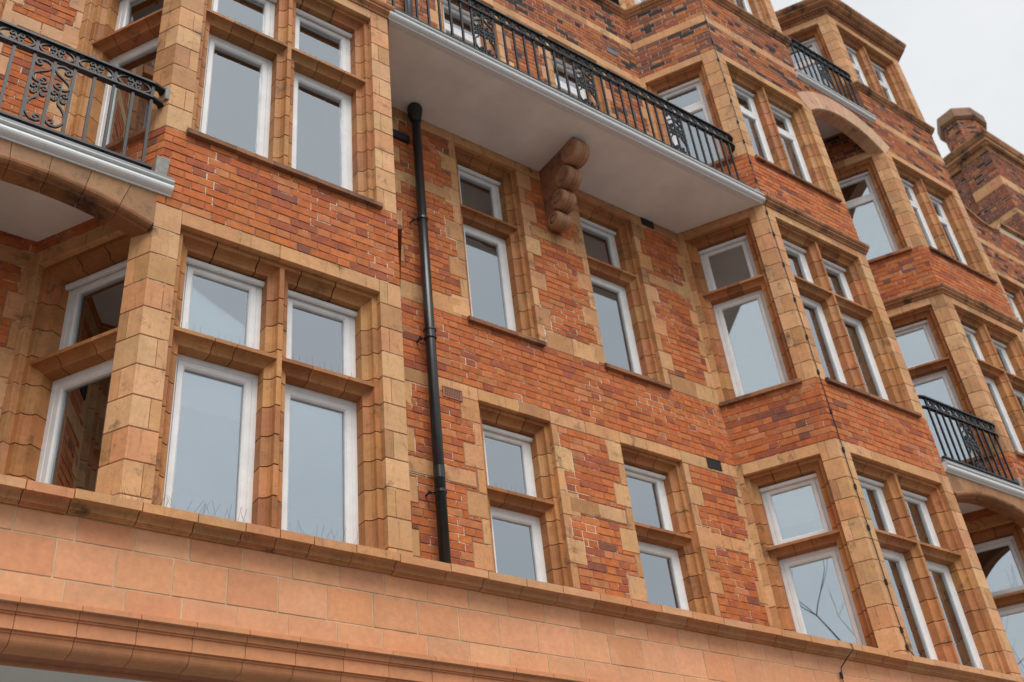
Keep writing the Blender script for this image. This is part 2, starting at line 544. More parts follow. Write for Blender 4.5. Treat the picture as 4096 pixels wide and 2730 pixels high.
FRP = [(0, FR_D), (0.034, FR_D), (0.040, FR_D + 0.006), (0.040, FR_D + 0.06), (0, FR_D + 0.06)]
SHP = [(0.0425, FR_D + 0.001), (0.080, FR_D + 0.001), (0.092, FR_D + 0.013), (0.092, FR_D + 0.05), (0.0425, FR_D + 0.05)]
def window(fr, ua, ub, za, zb, vent=False, split=None, label=None):
    mb = MB(); mb.add(*ring(fr, ua, ub, za, zb, FRP))
    if split: box_to(mb, fr, ua + 0.036, ub - 0.036, split - 0.022, split + 0.022, FR_D + 0.002, FR_D + 0.055)
    w = part(mb, 'window', 'pvc')
    lights = [(za, zb)] if not split else [(za, split + 0.018), (split - 0.018, zb)]
    for a, b in lights:
        s = MB(); s.add(*ring(fr, ua, ub, a, b, SHP)); subpart(s, 'sash', 'pvc', w)
        g = MB(); box_to(g, fr, ua + 0.088, ub - 0.088, a + 0.088, b - 0.088, FR_D + 0.030, FR_D + 0.036)
        tx, tz = RND.uniform(-0.004, 0.004), RND.uniform(-0.006, 0.006)
        g.v = [(v_[0] + fr.nx * (tx * ((i_ & 1) - 0.5) + tz * ((i_ >> 2) - 0.5)), v_[1] + fr.ny * (tx * ((i_ & 1) - 0.5) + tz * ((i_ >> 2) - 0.5)), v_[2]) for i_, v_ in enumerate(g.v)]
        subpart(g, 'pane', 'glass', w)
    if vent:
        t = MB()
        pr = [(0.0, 0.0), (0.0, -0.034), (-0.012, -0.046), (-0.03, -0.046), (-0.040, -0.036), (-0.040, -0.012), (-0.03, -0.002)]
        v = []
        for u in (ua - 0.002, ub + 0.002):
            for d, z in pr: v.append(fr.p(u, FR_D - 0.002 + d, zb - 0.004 + z))
        k = len(pr)
        t.add(v, [(i, (i + 1) % k, (i + 1) % k + k, i + k) for i in range(k)] + [tuple(range(k)), tuple(range(2 * k - 1, k - 1, -1))])
        subpart(t, 'trickle_vent', 'pvc', w, False)
    return w

def zcuts(z0, z1, seed):
    n_ = max(1, round((z1 - z0) / 0.228))
    return [z0 + (z1 - z0) * i / n_ for i in range(n_ + 1)]

def opening(key, fr, u0, u1, fl, lights=1, moulded=True, split_at=None, vents=True):
    """moulded terracotta surround, mullion, transom, and the white windows of one opening"""
    zb0, zs, z1, zl, zt = fl
    w = WALLS[key]; cb = core(key)
    cuts = [z for z in zcuts(zb0, zl, 0) if z < z1 - 0.16]
    cuts = [c for c in cuts if c >= zs + 0.05]
    cuts = [zs] + cuts + [z1]
    # jambs
    for sgn, ue in ((1, u0), (-1, u1)):
        for a, b in zip(cuts[:-1], cuts[1:]):
            top = abs(b - z1) < 1e-6
            v = []; k = len(JAMB)
            for lev in (0, 1):
                for wd, d in JAMB:
                    z = a + 0.0042 if lev == 0 else (z1 - wd - 0.001 if top else b - 0.0042)
                    v.append(fr.p(ue + sgn * wd, d, z))
            f = [(i, (i + 1) % k, (i + 1) % k + k, i + k) for i in range(k)] + [tuple(range(k - 1, -1, -1)), tuple(range(k, 2 * k))]
            piece('jamb_block', 'stone', w, v, f, mouldcol(), [v[1], v[k - 2], v[2 * k - 2], v[k + 1]])
        # dark joint core behind
        a_, b_ = sorted((ue - sgn * 0.01, ue + sgn * 0.095))
        box_to(cb, fr, a_, b_, zs, z1 - 0.1, 0.125, 0.234, mi=1)
        a_, b_ = sorted((ue - sgn * 0.01, ue + sgn * 0.034))
        box_to(cb, fr, a_, b_, zs, z1 - 0.03, 0.058, 0.2, mi=1)
    # head moulding
    nh = max(3, round((u1 - u0) / 0.30)); 
    hc = [u0] + [u0 + (u1 - u0) * (i + RND.uniform(-0.12, 0.12)) / nh for i in range(1, nh)] + [u1]
    for i, (a, b) in enumerate(zip(hc[:-1], hc[1:])):
        v = []; k = len(JAMB)
        for lev in (0, 1):
            for wd, d in JAMB:
                if lev == 0: u = (u0 + wd) if i == 0 else a + 0.0045
                else: u = (u1 - wd) if i == nh - 1 else b - 0.0045
                v.append(fr.p(u, d, z1 - wd))
        f = [(q, (q + 1) % k, (q + 1) % k + k, q + k) for q in range(k)] + [tuple(range(k - 1, -1, -1)), tuple(range(k, 2 * k))]
        piece('head_block', 'stone', w, v, f, tuple(x_ * 0.86 for x_ in mouldcol()), [v[1], v[k - 3], v[2 * k - 3], v[k + 1]])  # head colour darkened: some of the underside shade is put into it
    box_to(cb, fr, u0, u1, z1 - 0.095, z1 + 0.01, 0.125, 0.234, mi=1)
    box_to(cb, fr, u0, u1, z1 - 0.034, z1 + 0.01, 0.058, 0.2, mi=1)
    # lintel stones on the face
    nl = max(2, round((u1 - u0) / 0.40))
    lc = [u0] + [u0 + (u1 - u0) * (i + RND.uniform(-0.15, 0.15)) / nl for i in range(1, nl)] + [u1]
    for a, b in zip(lc[:-1], lc[1:]):
        v, f, fp = slab(fr, a + 0.0025, b - 0.0025, z1, zl - 0.003, RND.uniform(-0.001, 0.001), 0.075, 0.003)
        piece('lintel_block', 'stone', w, v, f, stonecol(), fp)
    # mullion
    runs = [(u0, u1)]
    if lights == 2:
        um = (u0 + u1) / 2
        HM = [(-0.018, 0.049), (0.018, 0.049)] + [(0.018 + x - 0.043 + 0.002, d) for x, d in arc(0.043, 0.056, 0.105, 0.120)] + [(0.082, 0.236), (-0.082, 0.236)] + [(-(0.018 + x - 0.043 + 0.002), d) for x, d in reversed(arc(0.043, 0.056, 0.105, 0.120))]
        for a, b in zip(cuts[:-1], cuts[1:]):
            b2 = z1 - 0.034 if abs(b - z1) < 1e-6 else b - 0.0042
            poly = [fr.p(um + x, d, 0)[:2] for x, d in HM]
            v, f, fp = prism(poly, a + 0.0042, b2, 0.002, (0, 1))
            piece('mullion_block', 'stone', w, v, f, mouldcol(), [fr.p(um - 0.07, 0.05, a), fr.p(um + 0.05, 0.05, a), fr.p(um + 0.05, 0.05, b), fr.p(um - 0.07, 0.05, b)])
        box_to(cb, fr, um - 0.06, um + 0.06, zs, z1 - 0.05, 0.125, 0.234, mi=1)
        box_to(cb, fr, um - 0.014, um + 0.014, zs, z1 - 0.05, 0.055, 0.2, mi=1)
        runs = [(u0, um), (um, u1)]
    for r0, r1 in runs:
        fa = r0 + (0.105 if r0 == u0 else 0.082); fb = r1 - (0.105 if r1 == u1 else 0.082)
        ta = r0 + (0.036 if r0 == u0 else 0.016); tb = r1 - (0.036 if r1 == u1 else 0.016)
        if zt:
            TP = [(0.0505, zt), (0.0505, zt + 0.030), (0.075, zt + 0.033), (0.24, zt + 0.048), (0.24, zt - 0.066)] + [(d, zt - (x - 0.043)) for x, d in reversed(arc(0.043, 0.056, 0.105, 0.120))]
            nt_ = 3
            tcut = [ta] + [ta + (tb - ta) * (i + RND.uniform(-0.2, 0.2)) / nt_ for i in range(1, nt_)] + [tb]
            for a, b in zip(tcut[:-1], tcut[1:]):
                v = [fr.p(a + 0.003, d, z) for d, z in TP] + [fr.p(b - 0.003, d, z) for d, z in TP]
                k = len(TP)
                f = [(i, (i + 1) % k, (i + 1) % k + k, i + k) for i in range(k)] + [tuple(range(k - 1, -1, -1)), tuple(range(k, 2 * k))]
                piece('transom_block', 'stone', w, v, f, tuple(x_ * 0.86 for x_ in mouldcol()), [v[0], v[k], v[2 * k - 4], v[k - 4]])  # transom colour lowered too, with soffit shade painted into the whole block
            box_to(cb, fr, ta, tb, zt - 0.056, zt + 0.026, 0.13, 0.236, mi=1)
            window(fr, fa, fb, zt + 0.048, z1 - 0.106, vent=vents)
            window(fr, fa, fb, zs + 0.004, zt - 0.067)
        else:
            sp = z1 - 0.106 - (0.47 if split_at is None else split_at)
            window(fr, fa, fb, zs + 0.004, z1 - 0.106, vent=vents, split=sp)

def sill(key, fr, u0, u1, z):
    w = WALLS[key]
    prof = [(-0.045, z - 0.052), (-0.045, z - 0.012), (-0.036, z), (0.215, z + 0.012), (0.215, z - 0.052)]
    n_ = max(2, round((u1 - u0) / 0.33))
    cs = [u0] + [u0 + (u1 - u0) * (i + RND.uniform(-0.15, 0.15)) / n_ for i in range(1, n_)] + [u1]
    for a, b in zip(cs[:-1], cs[1:]):
        k = len(prof)
        v = [fr.p(a + 0.0015, d, zz) for d, zz in prof] + [fr.p(b - 0.0015, d, zz) for d, zz in prof]
        f = [(i, (i + 1) % k, (i + 1) % k + k, i + k) for i in range(k)] + [tuple(range(k - 1, -1, -1)), tuple(range(k, 2 * k))]
        piece('sill_block', 'sooty', w, v, f, jit((0.30, 0.135, 0.068), 0.28), [v[0], v[k], v[k + 2], v[2]])

def rect_stone(key, fr, u0, u1, z0, z1, kind='quoin_block', proud=0.0, depth=0.075):
    v, f, fp = slab(fr, u0 + 0.0042, u1 - 0.0042, z0 + 0.0042, z1 - 0.0042, proud + RND.uniform(-0.001, 0.0005), depth, 0.003)
    piece(kind, 'stone', WALLS[key], v, f, stonecol(), fp)

# ------------------------------------------------------------------ the bays
def corner_pier(key, cx, cy, frA, uA, frB, uB, wA, wB, zcutlist, cut=0.115):
    """blocks wrapped round the 120 degree corner; A is the facet left of the corner (corner at its right end), B the one right of it"""
    cb = core(key)
    Aout = frA.p(uA - wA, 0, 0)[:2]; Ain = frA.p(uA - wA, 0.062, 0)[:2]
    Bout = frB.p(uB + wB, 0, 0)[:2]; Bin = frB.p(uB + wB, 0.062, 0)[:2]
    inner = (cx + (frA.nx + frB.nx) * 0.10, cy + (frA.ny + frB.ny) * 0.10)
    C = (cx, cy)
    ins = 0.007
    ci = (cx + (frA.nx + frB.nx) * ins, cy + (frA.ny + frB.ny) * ins)
    core_poly = [frA.p(uA - wA + ins, ins, 0)[:2], ci, frB.p(uB + wB - ins, ins, 0)[:2], frB.p(uB + wB - ins, 0.2, 0)[:2], (cx + (frA.nx + frB.nx) * 0.2, cy + (frA.ny + frB.ny) * 0.2), frA.p(uA - wA + ins, 0.2, 0)[:2]]
    v, f, _ = prism(core_poly, zcutlist[0], zcutlist[-1] - 0.004, 0.0001)
    pc = MB(); pc.add(v, f); subpart(pc, 'pier_core', 'joint', WALLS[key])
    w = WALLS[key]
    for i, (a, b) in enumerate(zip(zcutlist[:-1], zcutlist[1:])):
        a2, b2 = a + 0.0042, b - 0.0042
        fpz = lambda ua, ub: [frB.p(uB + ua, 0, a2), frB.p(uB + ub, 0, a2), frB.p(uB + ub, 0, b2), frB.p(uB + ua, 0, b2)]
        if i % 2 == 0:     # full on B, split on A
            Ax, Ax2 = frA.p(uA - cut, 0, 0)[:2], frA.p(uA - cut, 0.062, 0)[:2]
            v, f, fp = prism([Ax, C, Bout, Bin, inner, Ax2], a2, b2, 0.003, (1, 2))
            piece('pier_block', 'stone', w, v, f, stonecol(), fp)
            Ay, Ay2 = frA.p(uA - cut - 0.0045, 0, 0)[:2], frA.p(uA - cut - 0.0045, 0.062, 0)[:2]
            v, f, fp = prism([Aout, Ay, Ay2, Ain], a2, b2, 0.003, (0, 1))
            piece('pier_block', 'stone', w, v, f, stonecol(), fp)
        else:
            Bx, Bx2 = frB.p(uB + cut, 0, 0)[:2], frB.p(uB + cut, 0.062, 0)[:2]
            v, f, fp = prism([Aout, C, Bx, Bx2, inner, Ain], a2, b2, 0.003, (1, 2))
            piece('pier_block', 'stone', w, v, f, stonecol(), fp)
            By, By2 = frB.p(uB + cut + 0.0045, 0, 0)[:2], frB.p(uB + cut + 0.0045, 0.062, 0)[:2]
            v, f, fp = prism([By, Bout, Bin, By2], a2, b2, 0.003, (0, 1))
            piece('pier_block', 'stone', w, v, f, stonecol(), fp)

SO0, SO1 = 0.190, 1.016                      # side opening, measured from the front corner
def bay(idx, x0, floors, zones, band=True):
    key = 'bay%d' % idx
    wall(key, 'bay_wall')
    x1 = x0 + BW
    L = Frame(x0 - CX, YR, -60); F = Frame(x0, 0, 0); Rr = Frame(x1, 0, 60)
    fls = [FLOORS[i] for i in floors]
    e = 0.006
    holesF = [(OW - e, BW - OW + e, f[1], f[2] + e) for f in fls]
    holesL = [(CL - SO1 - e, CL - SO0 + e, f[1], f[2] + e) for f in fls]
    holesR = [(SO0 - e, SO1 + e, f[1], f[2] + e) for f in fls]
    zlo = fls[0][0]; zhi = TOPZ if 3 in floors else (fls[-1][3] + 0.13)
    facet_core(key, F, 0, BW, zlo, zhi, holesF)
    facet_core(key, L, 0, CL, zlo, zhi, holesL)
    facet_core(key, Rr, 0, CL, zlo, zhi, holesR)
    for fi, fl in zip(floors, fls):
        zc = zcuts(fl[0], fl[3], 0)
        corner_pier(key, x0, 0, L, CL, F, 0, SO0, OW, zc)
        corner_pier(key, x1, 0, F, BW, Rr, 0, OW, SO0, zc)
        opening(key, F, OW, BW - OW, fl, 2)
        opening(key, L, CL - SO1, CL - SO0, fl, 1)
        opening(key, Rr, SO0, SO1, fl, 1)
        # lintel stone and jamb strip beside the side openings, at the inner angle
        for a, b in zip(zc[:-1], zc[1:]):
            rect_stone(key, L, -0.03, CL - SO1, a, b, 'quoin_block')
            rect_stone(key, Rr, SO1, CL + 0.03, a, b, 'quoin_block')
        if fi in (1, 2):
            sill(key, F, OW - 0.035, BW - OW + 0.035, fl[1])
            sill(key, L, 0.0, CL - SO0 + 0.035, fl[1])
            sill(key, Rr, SO0 - 0.035, CL, fl[1])
    for zi, (a, b) in enumerate(zones):
        bricks(key, F, 0, BW, a, b, phase=zi)
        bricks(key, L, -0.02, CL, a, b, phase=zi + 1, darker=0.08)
        bricks(key, Rr, 0, CL + 0.02, a, b, phase=zi + 1)
    if band and 2 in floors:
        path = [L.p(0, 0, 0)[:2], (x0, 0), (x1, 0), Rr.p(CL, 0, 0)[:2]]
        course_blocks('band_block', 'stone', WALLS[key], path, [(-0.002, 9.064), (-0.002, 9.210), (0.07, 9.210), (0.07, 9.064)], 0.40, stonecol, idx)
    return key, L, F, Rr

bay(0, BAYS[0], (0, 1), ZONES[:1], band=False)
bay(1, BAYS[1], (0, 1), ZONES[:1], band=False)
bay(2, BAYS[2], (0, 1, 2, 3), ZONES)
bay(3, BAYS[3], (0, 1, 2, 3), ZONES)

# ------------------------------------------------------------------ recessed walls
def quoins(key, fr, ue, side, z0, z1, seed, wide=0.205, narrow=0.085):
    """toothed blocks beside an opening edge; returns their rectangles"""
    outr = []
    zc = zcuts(z0, z1, 0)
    for i, (a, b) in enumerate(zip(zc[:-1], zc[1:])):
        wd = (wide if (i + seed) % 2 else narrow) * RND.uniform(0.94, 1.06)
        r = (ue - wd, ue, a, b) if side < 0 else (ue, ue + wd, a, b)
        rect_stone(key, fr, *((-0.03, r[1], a, b) if ue == 0 else (r[0], r[1] + (0.03 if ue > 4.17 and side < 0 and False else 0), a, b)))
        outr.append(((-0.03, r[1], a, b) if ue == 0 else r))
    return outr

def band_row(key, fr, u0, u1, z0, z1, skip, step=0.42):
    """stone band broken by openings (list of u ranges); returns rectangles"""
    spans = [(u0, u1)]
    for a0, b0 in skip:
        ns = []
        for a, b in spans:
            if b0 <= a or a0 >= b: ns.append((a, b)); continue
            if a0 > a: ns.append((a, a0))
            if b0 < b: ns.append((b0, b))
        spans = ns
    outr = []
    for a, b in spans:
        n_ = max(1, round((b - a) / step))
        for i in range(n_):
            r = (a + (b - a) * i / n_, a + (b - a) * (i + 1) / n_, z0, z1)
            rect_stone(key, fr, *r, kind='band_block')
            outr.append(r)
    return outr

def recess(idx, xa, xb, wins, floors, zlo, zhi, lights=1, low3=None):
    key = 'rec%d' % idx
    wall(key, 'recessed_wall')
    fr = Frame(xa, YR, 0); U = xb - xa
    wl = [(a - xa, b - xa) for a, b in wins]
    stones = []; holes = []
    for fi in floors:
        fb, zs, z1, zl, zt = FLOORS[fi]
        if fi == 2 and low3: fb, zs = low3, low3
        fl = (fb, zs, z1, zl, zt)
        holes += [(a, b, zs, z1) for a, b in wl]
        for a, b in wl:
            opening(key, fr, a, b, fl, lights)
            stones.append((a, b, z1, zl))
            stones += quoins(key, fr, a, -1, zs if fi else -0.2, z1 - 0.02, fi)
            stones += quoins(key, fr, b, 1, zs if fi else -0.2, z1 - 0.02, fi + 1)
            if fi == 1 or (fi == 2 and not low3): sill(key, fr, a - 0.045, b + 0.045, zs)
        skip = wl
        stones += band_row(key, fr, -0.03, U + 0.03, z1 - 0.02, zl, skip)
        sk2 = [(a - 0.1, b + 0.1) for a, b in wl]
        if zt: stones += band_row(key, fr, -0.03, U + 0.03, zt - 0.055, zt + 0.098, sk2)
        if fi == 1: stones += band_row(key, fr, -0.03, U + 0.03, zs - 0.03, zs + 0.19, sk2)
        # toothing at both inner angles
        stones += quoins(key, fr, 0, 1, fb, z1 - 0.02, fi, 0.13, 0.06)
        stones += quoins(key, fr, U, -1, fb, z1 - 0.02, fi + 1, 0.13, 0.06)
    if zhi > 9.3:
        stones += band_row(key, fr, 0, U, 9.062, 9.212, [])
    facet_core(key, fr, 0, U, zlo, zhi, [(a - 0.006, b + 0.006, c_, d_ + 0.006) for a, b, c_, d_ in holes])
    return key, fr, U, stones, holes

def recess_bricks(key, fr, U, stones, holes, ranges, seed=0):
    for i, (a, b) in enumerate(ranges):
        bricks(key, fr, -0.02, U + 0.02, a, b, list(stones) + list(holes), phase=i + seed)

C0, C1 = 0.0 + CX, 5.25 - CX
R_mid = recess(1, C0, C1, [(1.375, 2.195), (3.068, 3.898)], (0, 1, 2), -0.2, 9.90, low3=5.72)
recess_bricks(*R_mid, [(-0.2, 2.295), (2.295, 3.055), (3.055, 5.59), (5.72, 8.47), (8.47, 9.062), (9.212, 9.752)])
R_left = recess(0, BAYS[0] + BW + CX, BAYS[1] - CX, [], (0, 1), -0.2, 5.72)
recess_bricks(*R_left, [(-0.2, 2.295), (2.295, 3.055), (3.055, 5.59)])
R_gap = recess(2, BAYS[2] + BW + CX, BAYS[3] - CX, [], (0, 1, 2, 3), -0.2, 11.98)
recess_bricks(*R_gap, [(-0.2, 2.295), (2.295, 3.055), (3.055, 5.59), (5.722, 6.455), (6.455, 8.47), (8.47, 9.062), (9.212, 9.752), (9.9, 11.69)])
E1 = BAYS[3] + BW + CX
R_far = recess(3, E1, E1 + 4.18, [(13.32, 14.90)], (1, 2), 2.9, 9.80, lights=2)
recess_bricks(*R_far, [(3.055, 5.59), (5.722, 6.455), (6.455, 8.47), (8.47, 9.062), (9.212, 9.80)])

# ------------------------------------------------------------------ string courses and the main cornice
def strp(z, s=1.0):
    return [(0.03, z), (-0.012, z), (-0.018, z + 0.022), (-0.040, z + 0.040), (-0.052, z + 0.046), (-0.052, z + 0.070), (-0.066 * s, z + 0.076), (-0.078 * s, z + 0.100), (-0.078 * s, z + 0.122), (0.03, z + 0.138)]
def baypath(i, l=True, r=True):
    x0 = BAYS[i]; x1 = x0 + BW
    pts = [(x0, 0), (x1, 0)]
    if l: pts = [(x0 - CX, YR)] + pts
    if r: pts = pts + [(x1 + CX, YR)]
    return pts
sootcol = lambda: jit((0.46, 0.215, 0.098), 0.16)
course_blocks('string_block', 'sooty', WALLS['bay1'], baypath(1), strp(5.588), 0.32, sootcol, 3)
course_blocks('string_block', 'sooty', WALLS['bay2'], [(BAYS[2], 0), (BAYS[2] + BW, 0), (BAYS[2] + BW + CX, YR), (BAYS[3] - CX, YR), (BAYS[3], 0), (BAYS[3] + BW, 0), (BAYS[3] + BW + CX, YR), (E1 + 4.18, YR)], strp(5.588), 0.32, sootcol, 4)
course_blocks('string_block', 'sooty', WALLS['bay2'], [(C0, YR), (C1, YR)] + baypath(2, l=False) + [(BAYS[3] - CX, YR)] + baypath(3, l=False) , strp(9.762), 0.34, sootcol, 5)
CORN = [(0.05, 11.69), (-0.010, 11.69), (-0.014, 11.715), (-0.030, 11.725), (-0.030, 11.785), (-0.075, 11.79), (-0.085, 11.815), (-0.135, 11.835), (-0.160, 11.862), (-0.160, 11.895), (-0.175, 11.900), (-0.200, 11.935), (-0.210, 11.965), (-0.210, 11.985), (0.05, 12.02)]
course_blocks('cornice_block', 'sooty', WALLS['bay2'], baypath(2), CORN, 0.36, sootcol, 6)
course_blocks('cornice_block', 'sooty', WALLS['bay3'], baypath(3), CORN, 0.36, sootcol, 7)
mb = MB()
for i in (2, 3):
    x0 = BAYS[i]
    for fr, U in ((Frame(x0 - CX, YR, -60), CL), (Frame(x0, 0, 0), BW), (Frame(x0 + BW, 0, 60), CL)):
        k = int(U / 0.052)
        for j in range(k):
            u = (j + 0.5) * U / k
            box_to(mb, fr, u - 0.014, u + 0.014, 11.733, 11.783, -0.062, -0.02, jit((0.30, 0.13, 0.07)))
o = part(mb, 'dentil_course', 'sooty'); o['kind'] = 'stuff'
# flat roofs of the two bays, and the floors inside
mb = MB()
def flat(poly, z0, z1):
    k = len(poly)
    mb.add([(x, y, z0) for x, y in poly] + [(x, y, z1) for x, y in poly], [tuple(range(k - 1, -1, -1)), tuple(range(k, 2 * k))] + [(i, (i + 1) % k, (i + 1) % k + k, i + k) for i in range(k)])
for i in (2, 3): flat(baypath(i) + [(BAYS[i] + BW + CX, 4.5), (BAYS[i] - CX, 4.5)], 12.005, 12.10)
flat([(BAYS[2] + BW + CX, YR + 0.05), (BAYS[3] - CX, YR + 0.05), (BAYS[3] - CX, 4.5), (BAYS[2] + BW + CX, 4.5)], 12.0, 12.10)
flat([(C0 - 2.4, YR + 0.3), (C1, YR + 0.3), (C1, 4.5), (C0 - 2.4, 4.5)], 9.55, 9.65)
flat([(E1, YR + 0.3), (E1 + 4.3, YR + 0.3), (E1 + 4.3, 4.5), (E1, 4.5)], 9.2, 9.3)
part(mb, 'roof', 'roof')
def inset_path(d):
    pts = [(BAYS[0] - CX, YR)]
    full = []
    for i in range(4):
        full += [(BAYS[i] - CX, YR), (BAYS[i], 0), (BAYS[i] + BW, 0), (BAYS[i] + BW + CX, YR)]
    full.append((E1 + 4.18, YR))
    P2 = [Vector(p_) for p_ in full]
    res = []
    for i, p_ in enumerate(P2):
        n1 = (P2[i] - P2[i - 1]).normalized() if i else (P2[1] - P2[0]).normalized()
        n2 = (P2[i + 1] - P2[i]).normalized() if i < len(P2) - 1 else n1
        a, b = Vector((-n1.y, n1.x)), Vector((-n2.y, n2.x))
        mv = (a + b) / (1 + a.dot(b))
        res.append((p_.x + mv.x * d, p_.y + mv.y * d))
    return res
IP = inset_path(0.285)
for z in (2.62, 5.95, 9.0):
    mb = MB(); flat(IP + [(15.5, 4.4), (-6.0, 4.4)], z, z + 0.25); part(mb, 'floor_slab', 'inner')
mb = MB(); flat([(-6.2, 4.4), (16.9, 4.4), (16.9, 4.6), (-6.2, 4.6)], GROUND, 9.6); flat([(BAYS[2] - CX, 4.3), (E1, 4.3), (E1, 4.4), (BAYS[2] - CX, 4.4)], 9.6, 12.0)
for x in (-2.8, 2.63, 8.05, 11.6):
    flat([(x - 0.08, 1.3), (x + 0.08, 1.3), (x + 0.08, 4.4), (x - 0.08, 4.4)], -0.6, 9.0)
part(mb, 'inner_wall', 'inner')

# ------------------------------------------------------------------ arches between the bays
def arch_low(key, xa, xb, ztop):
    """segmental arch with a roll moulding, voussoirs up to the balcony"""
    w = wall(key, 'arch_wall'); xm = (xa + xb) / 2; h = (xb - xa) / 2
    rise = 0.150; za = 2.256
    Rr = (h * h + rise * rise) / (2 * rise); zc = za - Rr
    amax = math.asin(h / Rr); nv = 7
    cb = core(key)
    def pt(a, r, y): return (xm + r * sin(a), y, zc + r * cos(a))
    for i in range(nv):
        a0 = -amax + 2 * amax * i / nv + 0.0008; a1 = -amax + 2 * amax * (i + 1) / nv - 0.0008
        k = 5; v = []
        for y in (0.0, 0.16):
            for j in range(k + 1):
                a = a0 + (a1 - a0) * j / k
                v.append(pt(a, Rr, y))
            for j in range(k, -1, -1):
                a = a0 + (a1 - a0) * j / k
                v.append((min(max(xm + (ztop - zc) * math.tan(a), xa + 0.003), xb - 0.003), y, ztop))
        m_ = 2 * (k + 1)
        f = [tuple(range(m_)), tuple(range(2 * m_ - 1, m_ - 1, -1))] + [(q, q + m_, (q + 1) % m_ + m_, (q + 1) % m_) for q in range(m_)]
        piece('voussoir', 'stone', w, v, f, jit((0.34, 0.168, 0.076), 0.14), [v[0], v[k], v[k + 1], v[2 * k + 1]])
    # roll and intrados, in matching lengths; profile (r offset, y)
    prof = [(0.0, 0.004)] + [(-0.036 + 0.036 * cos(t), 0.012 - 0.034 * sin(t)) for t in [i * pi / 6 for i in range(1, 6)]] + [(-0.074, 0.010), (-0.078, 0.028), (-0.086, 0.032), (-0.086, 0.16), (0.0, 0.16)]
    for i in range(nv):
        a0 = -amax + 2 * amax * i / nv + 0.0008; a1 = -amax + 2 * amax * (i + 1) / nv - 0.0008
        k = 5; v = []; kp = len(prof)
        for j in range(k + 1):
            a = a0 + (a1 - a0) * j / k
            for r, y in prof: v.append(pt(a, Rr + r, y))
        f = []
        for j in range(k):
            for q in range(kp):
                f.append((j * kp + q, j * kp + (q + 1) % kp, (j + 1) * kp + (q + 1) % kp, (j + 1) * kp + q))
        f += [tuple(range(kp - 1, -1, -1)), tuple(k * kp + q for q in range(kp))]
        piece('arch_roll', 'sooty', w, v, f, jit((0.33, 0.145, 0.060), 0.14), [v[0], v[k * kp], v[k * kp + 8], v[8]])
    box_to(cb, Frame(0, 0, 0), xa, xb, 2.29, ztop + 0.05, 0.02, 0.15)
    # ceiling under the balcony
    c_ = MB()
    poly = [(xa - 0.02, 0.14), (xb + 0.02, 0.14), (xb - CX + 0.02, YR + 0.02), (xa + CX - 0.02, YR + 0.02)]
    c_.add([(x, y, 2.405) for x, y in poly] + [(x, y, 2.50) for x, y in poly], [(3, 2, 1, 0), (4, 5, 6, 7)] + [(i, (i + 1) % 4, (i + 1) % 4 + 4, i + 4) for i in range(4)])
    subpart(c_, 'ceiling_panel', 'soffit', w)

GA = (BAYS[0] + BW, BAYS[1]); GB = (BAYS[2] + BW, BAYS[3])
arch_low('arch0', *GA, 2.372)
arch_low('arch1', *GB, 2.360)

def arch_high(key, xa, xb):
    w = wall(key, 'arch_wall'); xm = (xa + xb) / 2; h = (xb - xa) / 2
    zs, za = 8.33, 8.645
    rise = za - zs; Rr = (h * h + rise * rise) / (2 * rise); zc = za - Rr
    amax = math.asin(h / Rr); T = 0.335; nv = 15
    ext = 0.13
    def pt(a, r, y): return (xm + r * sin(a), y, zc + r * cos(a))
    A0, A1 = -amax - 0.02, amax + 0.02
    for i in range(nv):
        a0 = A0 + (A1 - A0) * i / nv + 0.0016; a1 = A0 + (A1 - A0) * (i + 1) / nv - 0.0016
        k = 3; v = []
        prof = [(0.012, -0.004), (T, -0.004), (T, 0.2), (0.0, 0.2), (0.0, 0.012)]
        kp = len(prof)
        for j in range(k + 1):
            a = a0 + (a1 - a0) * j / k
            for r, y in prof: v.append(pt(a, Rr + r, y))
        f = []
        for j in range(k):
            for q in range(kp): f.append((j * kp + q, (j + 1) * kp + q, (j + 1) * kp + (q + 1) % kp, j * kp + (q + 1) % kp))
        f += [tuple(range(kp)), tuple(k * kp + q for q in range(kp - 1, -1, -1))]
        piece('voussoir', 'stone', w, v, f, jit((0.60, 0.36, 0.22), 0.07), [v[0], v[k * kp], v[k * kp + 1], v[1]])
    fr = Frame(xa, 0, 0); U = xb - xa
    inside = lambda u, z: (u - h) ** 2 + (z - zc) ** 2 < (Rr + T - 0.03) ** 2
    bricks(key, fr, 0, U, 8.47, 9.01, hide=inside, phase=1)
    # mortar behind: strips above the ring
    cb = core(key); n_ = 16
    for i in range(n_):
        u0, u1 = U * i / n_, U * (i + 1) / n_
        uu = min(abs(u0 - h), abs(u1 - h)) if (u0 - h) * (u1 - h) > 0 else 0
        uw = max(abs(u0 - h), abs(u1 - h))
        zb = zc + sqrt(max(0, (Rr + 0.05) ** 2 - uu ** 2))
        box_to(cb, fr, u0, u1, zb, 9.05, 0.010, 0.19)
    c_ = MB()
    poly = [(xa - 0.02, 0.19), (xb + 0.02, 0.19), (xb - CX + 0.02, YR + 0.02), (xa + CX - 0.02, YR + 0.02)]
    c_.add([(x, y, 9.02) for x, y in poly] + [(x, y, 9.12) for x, y in poly], [(3, 2, 1, 0), (4, 5, 6, 7)] + [(i, (i + 1) % 4, (i + 1) % 4 + 4, i + 4) for i in range(4)])
    subpart(c_, 'ceiling_panel', 'soffit', w)
arch_high('arch2', *GB)

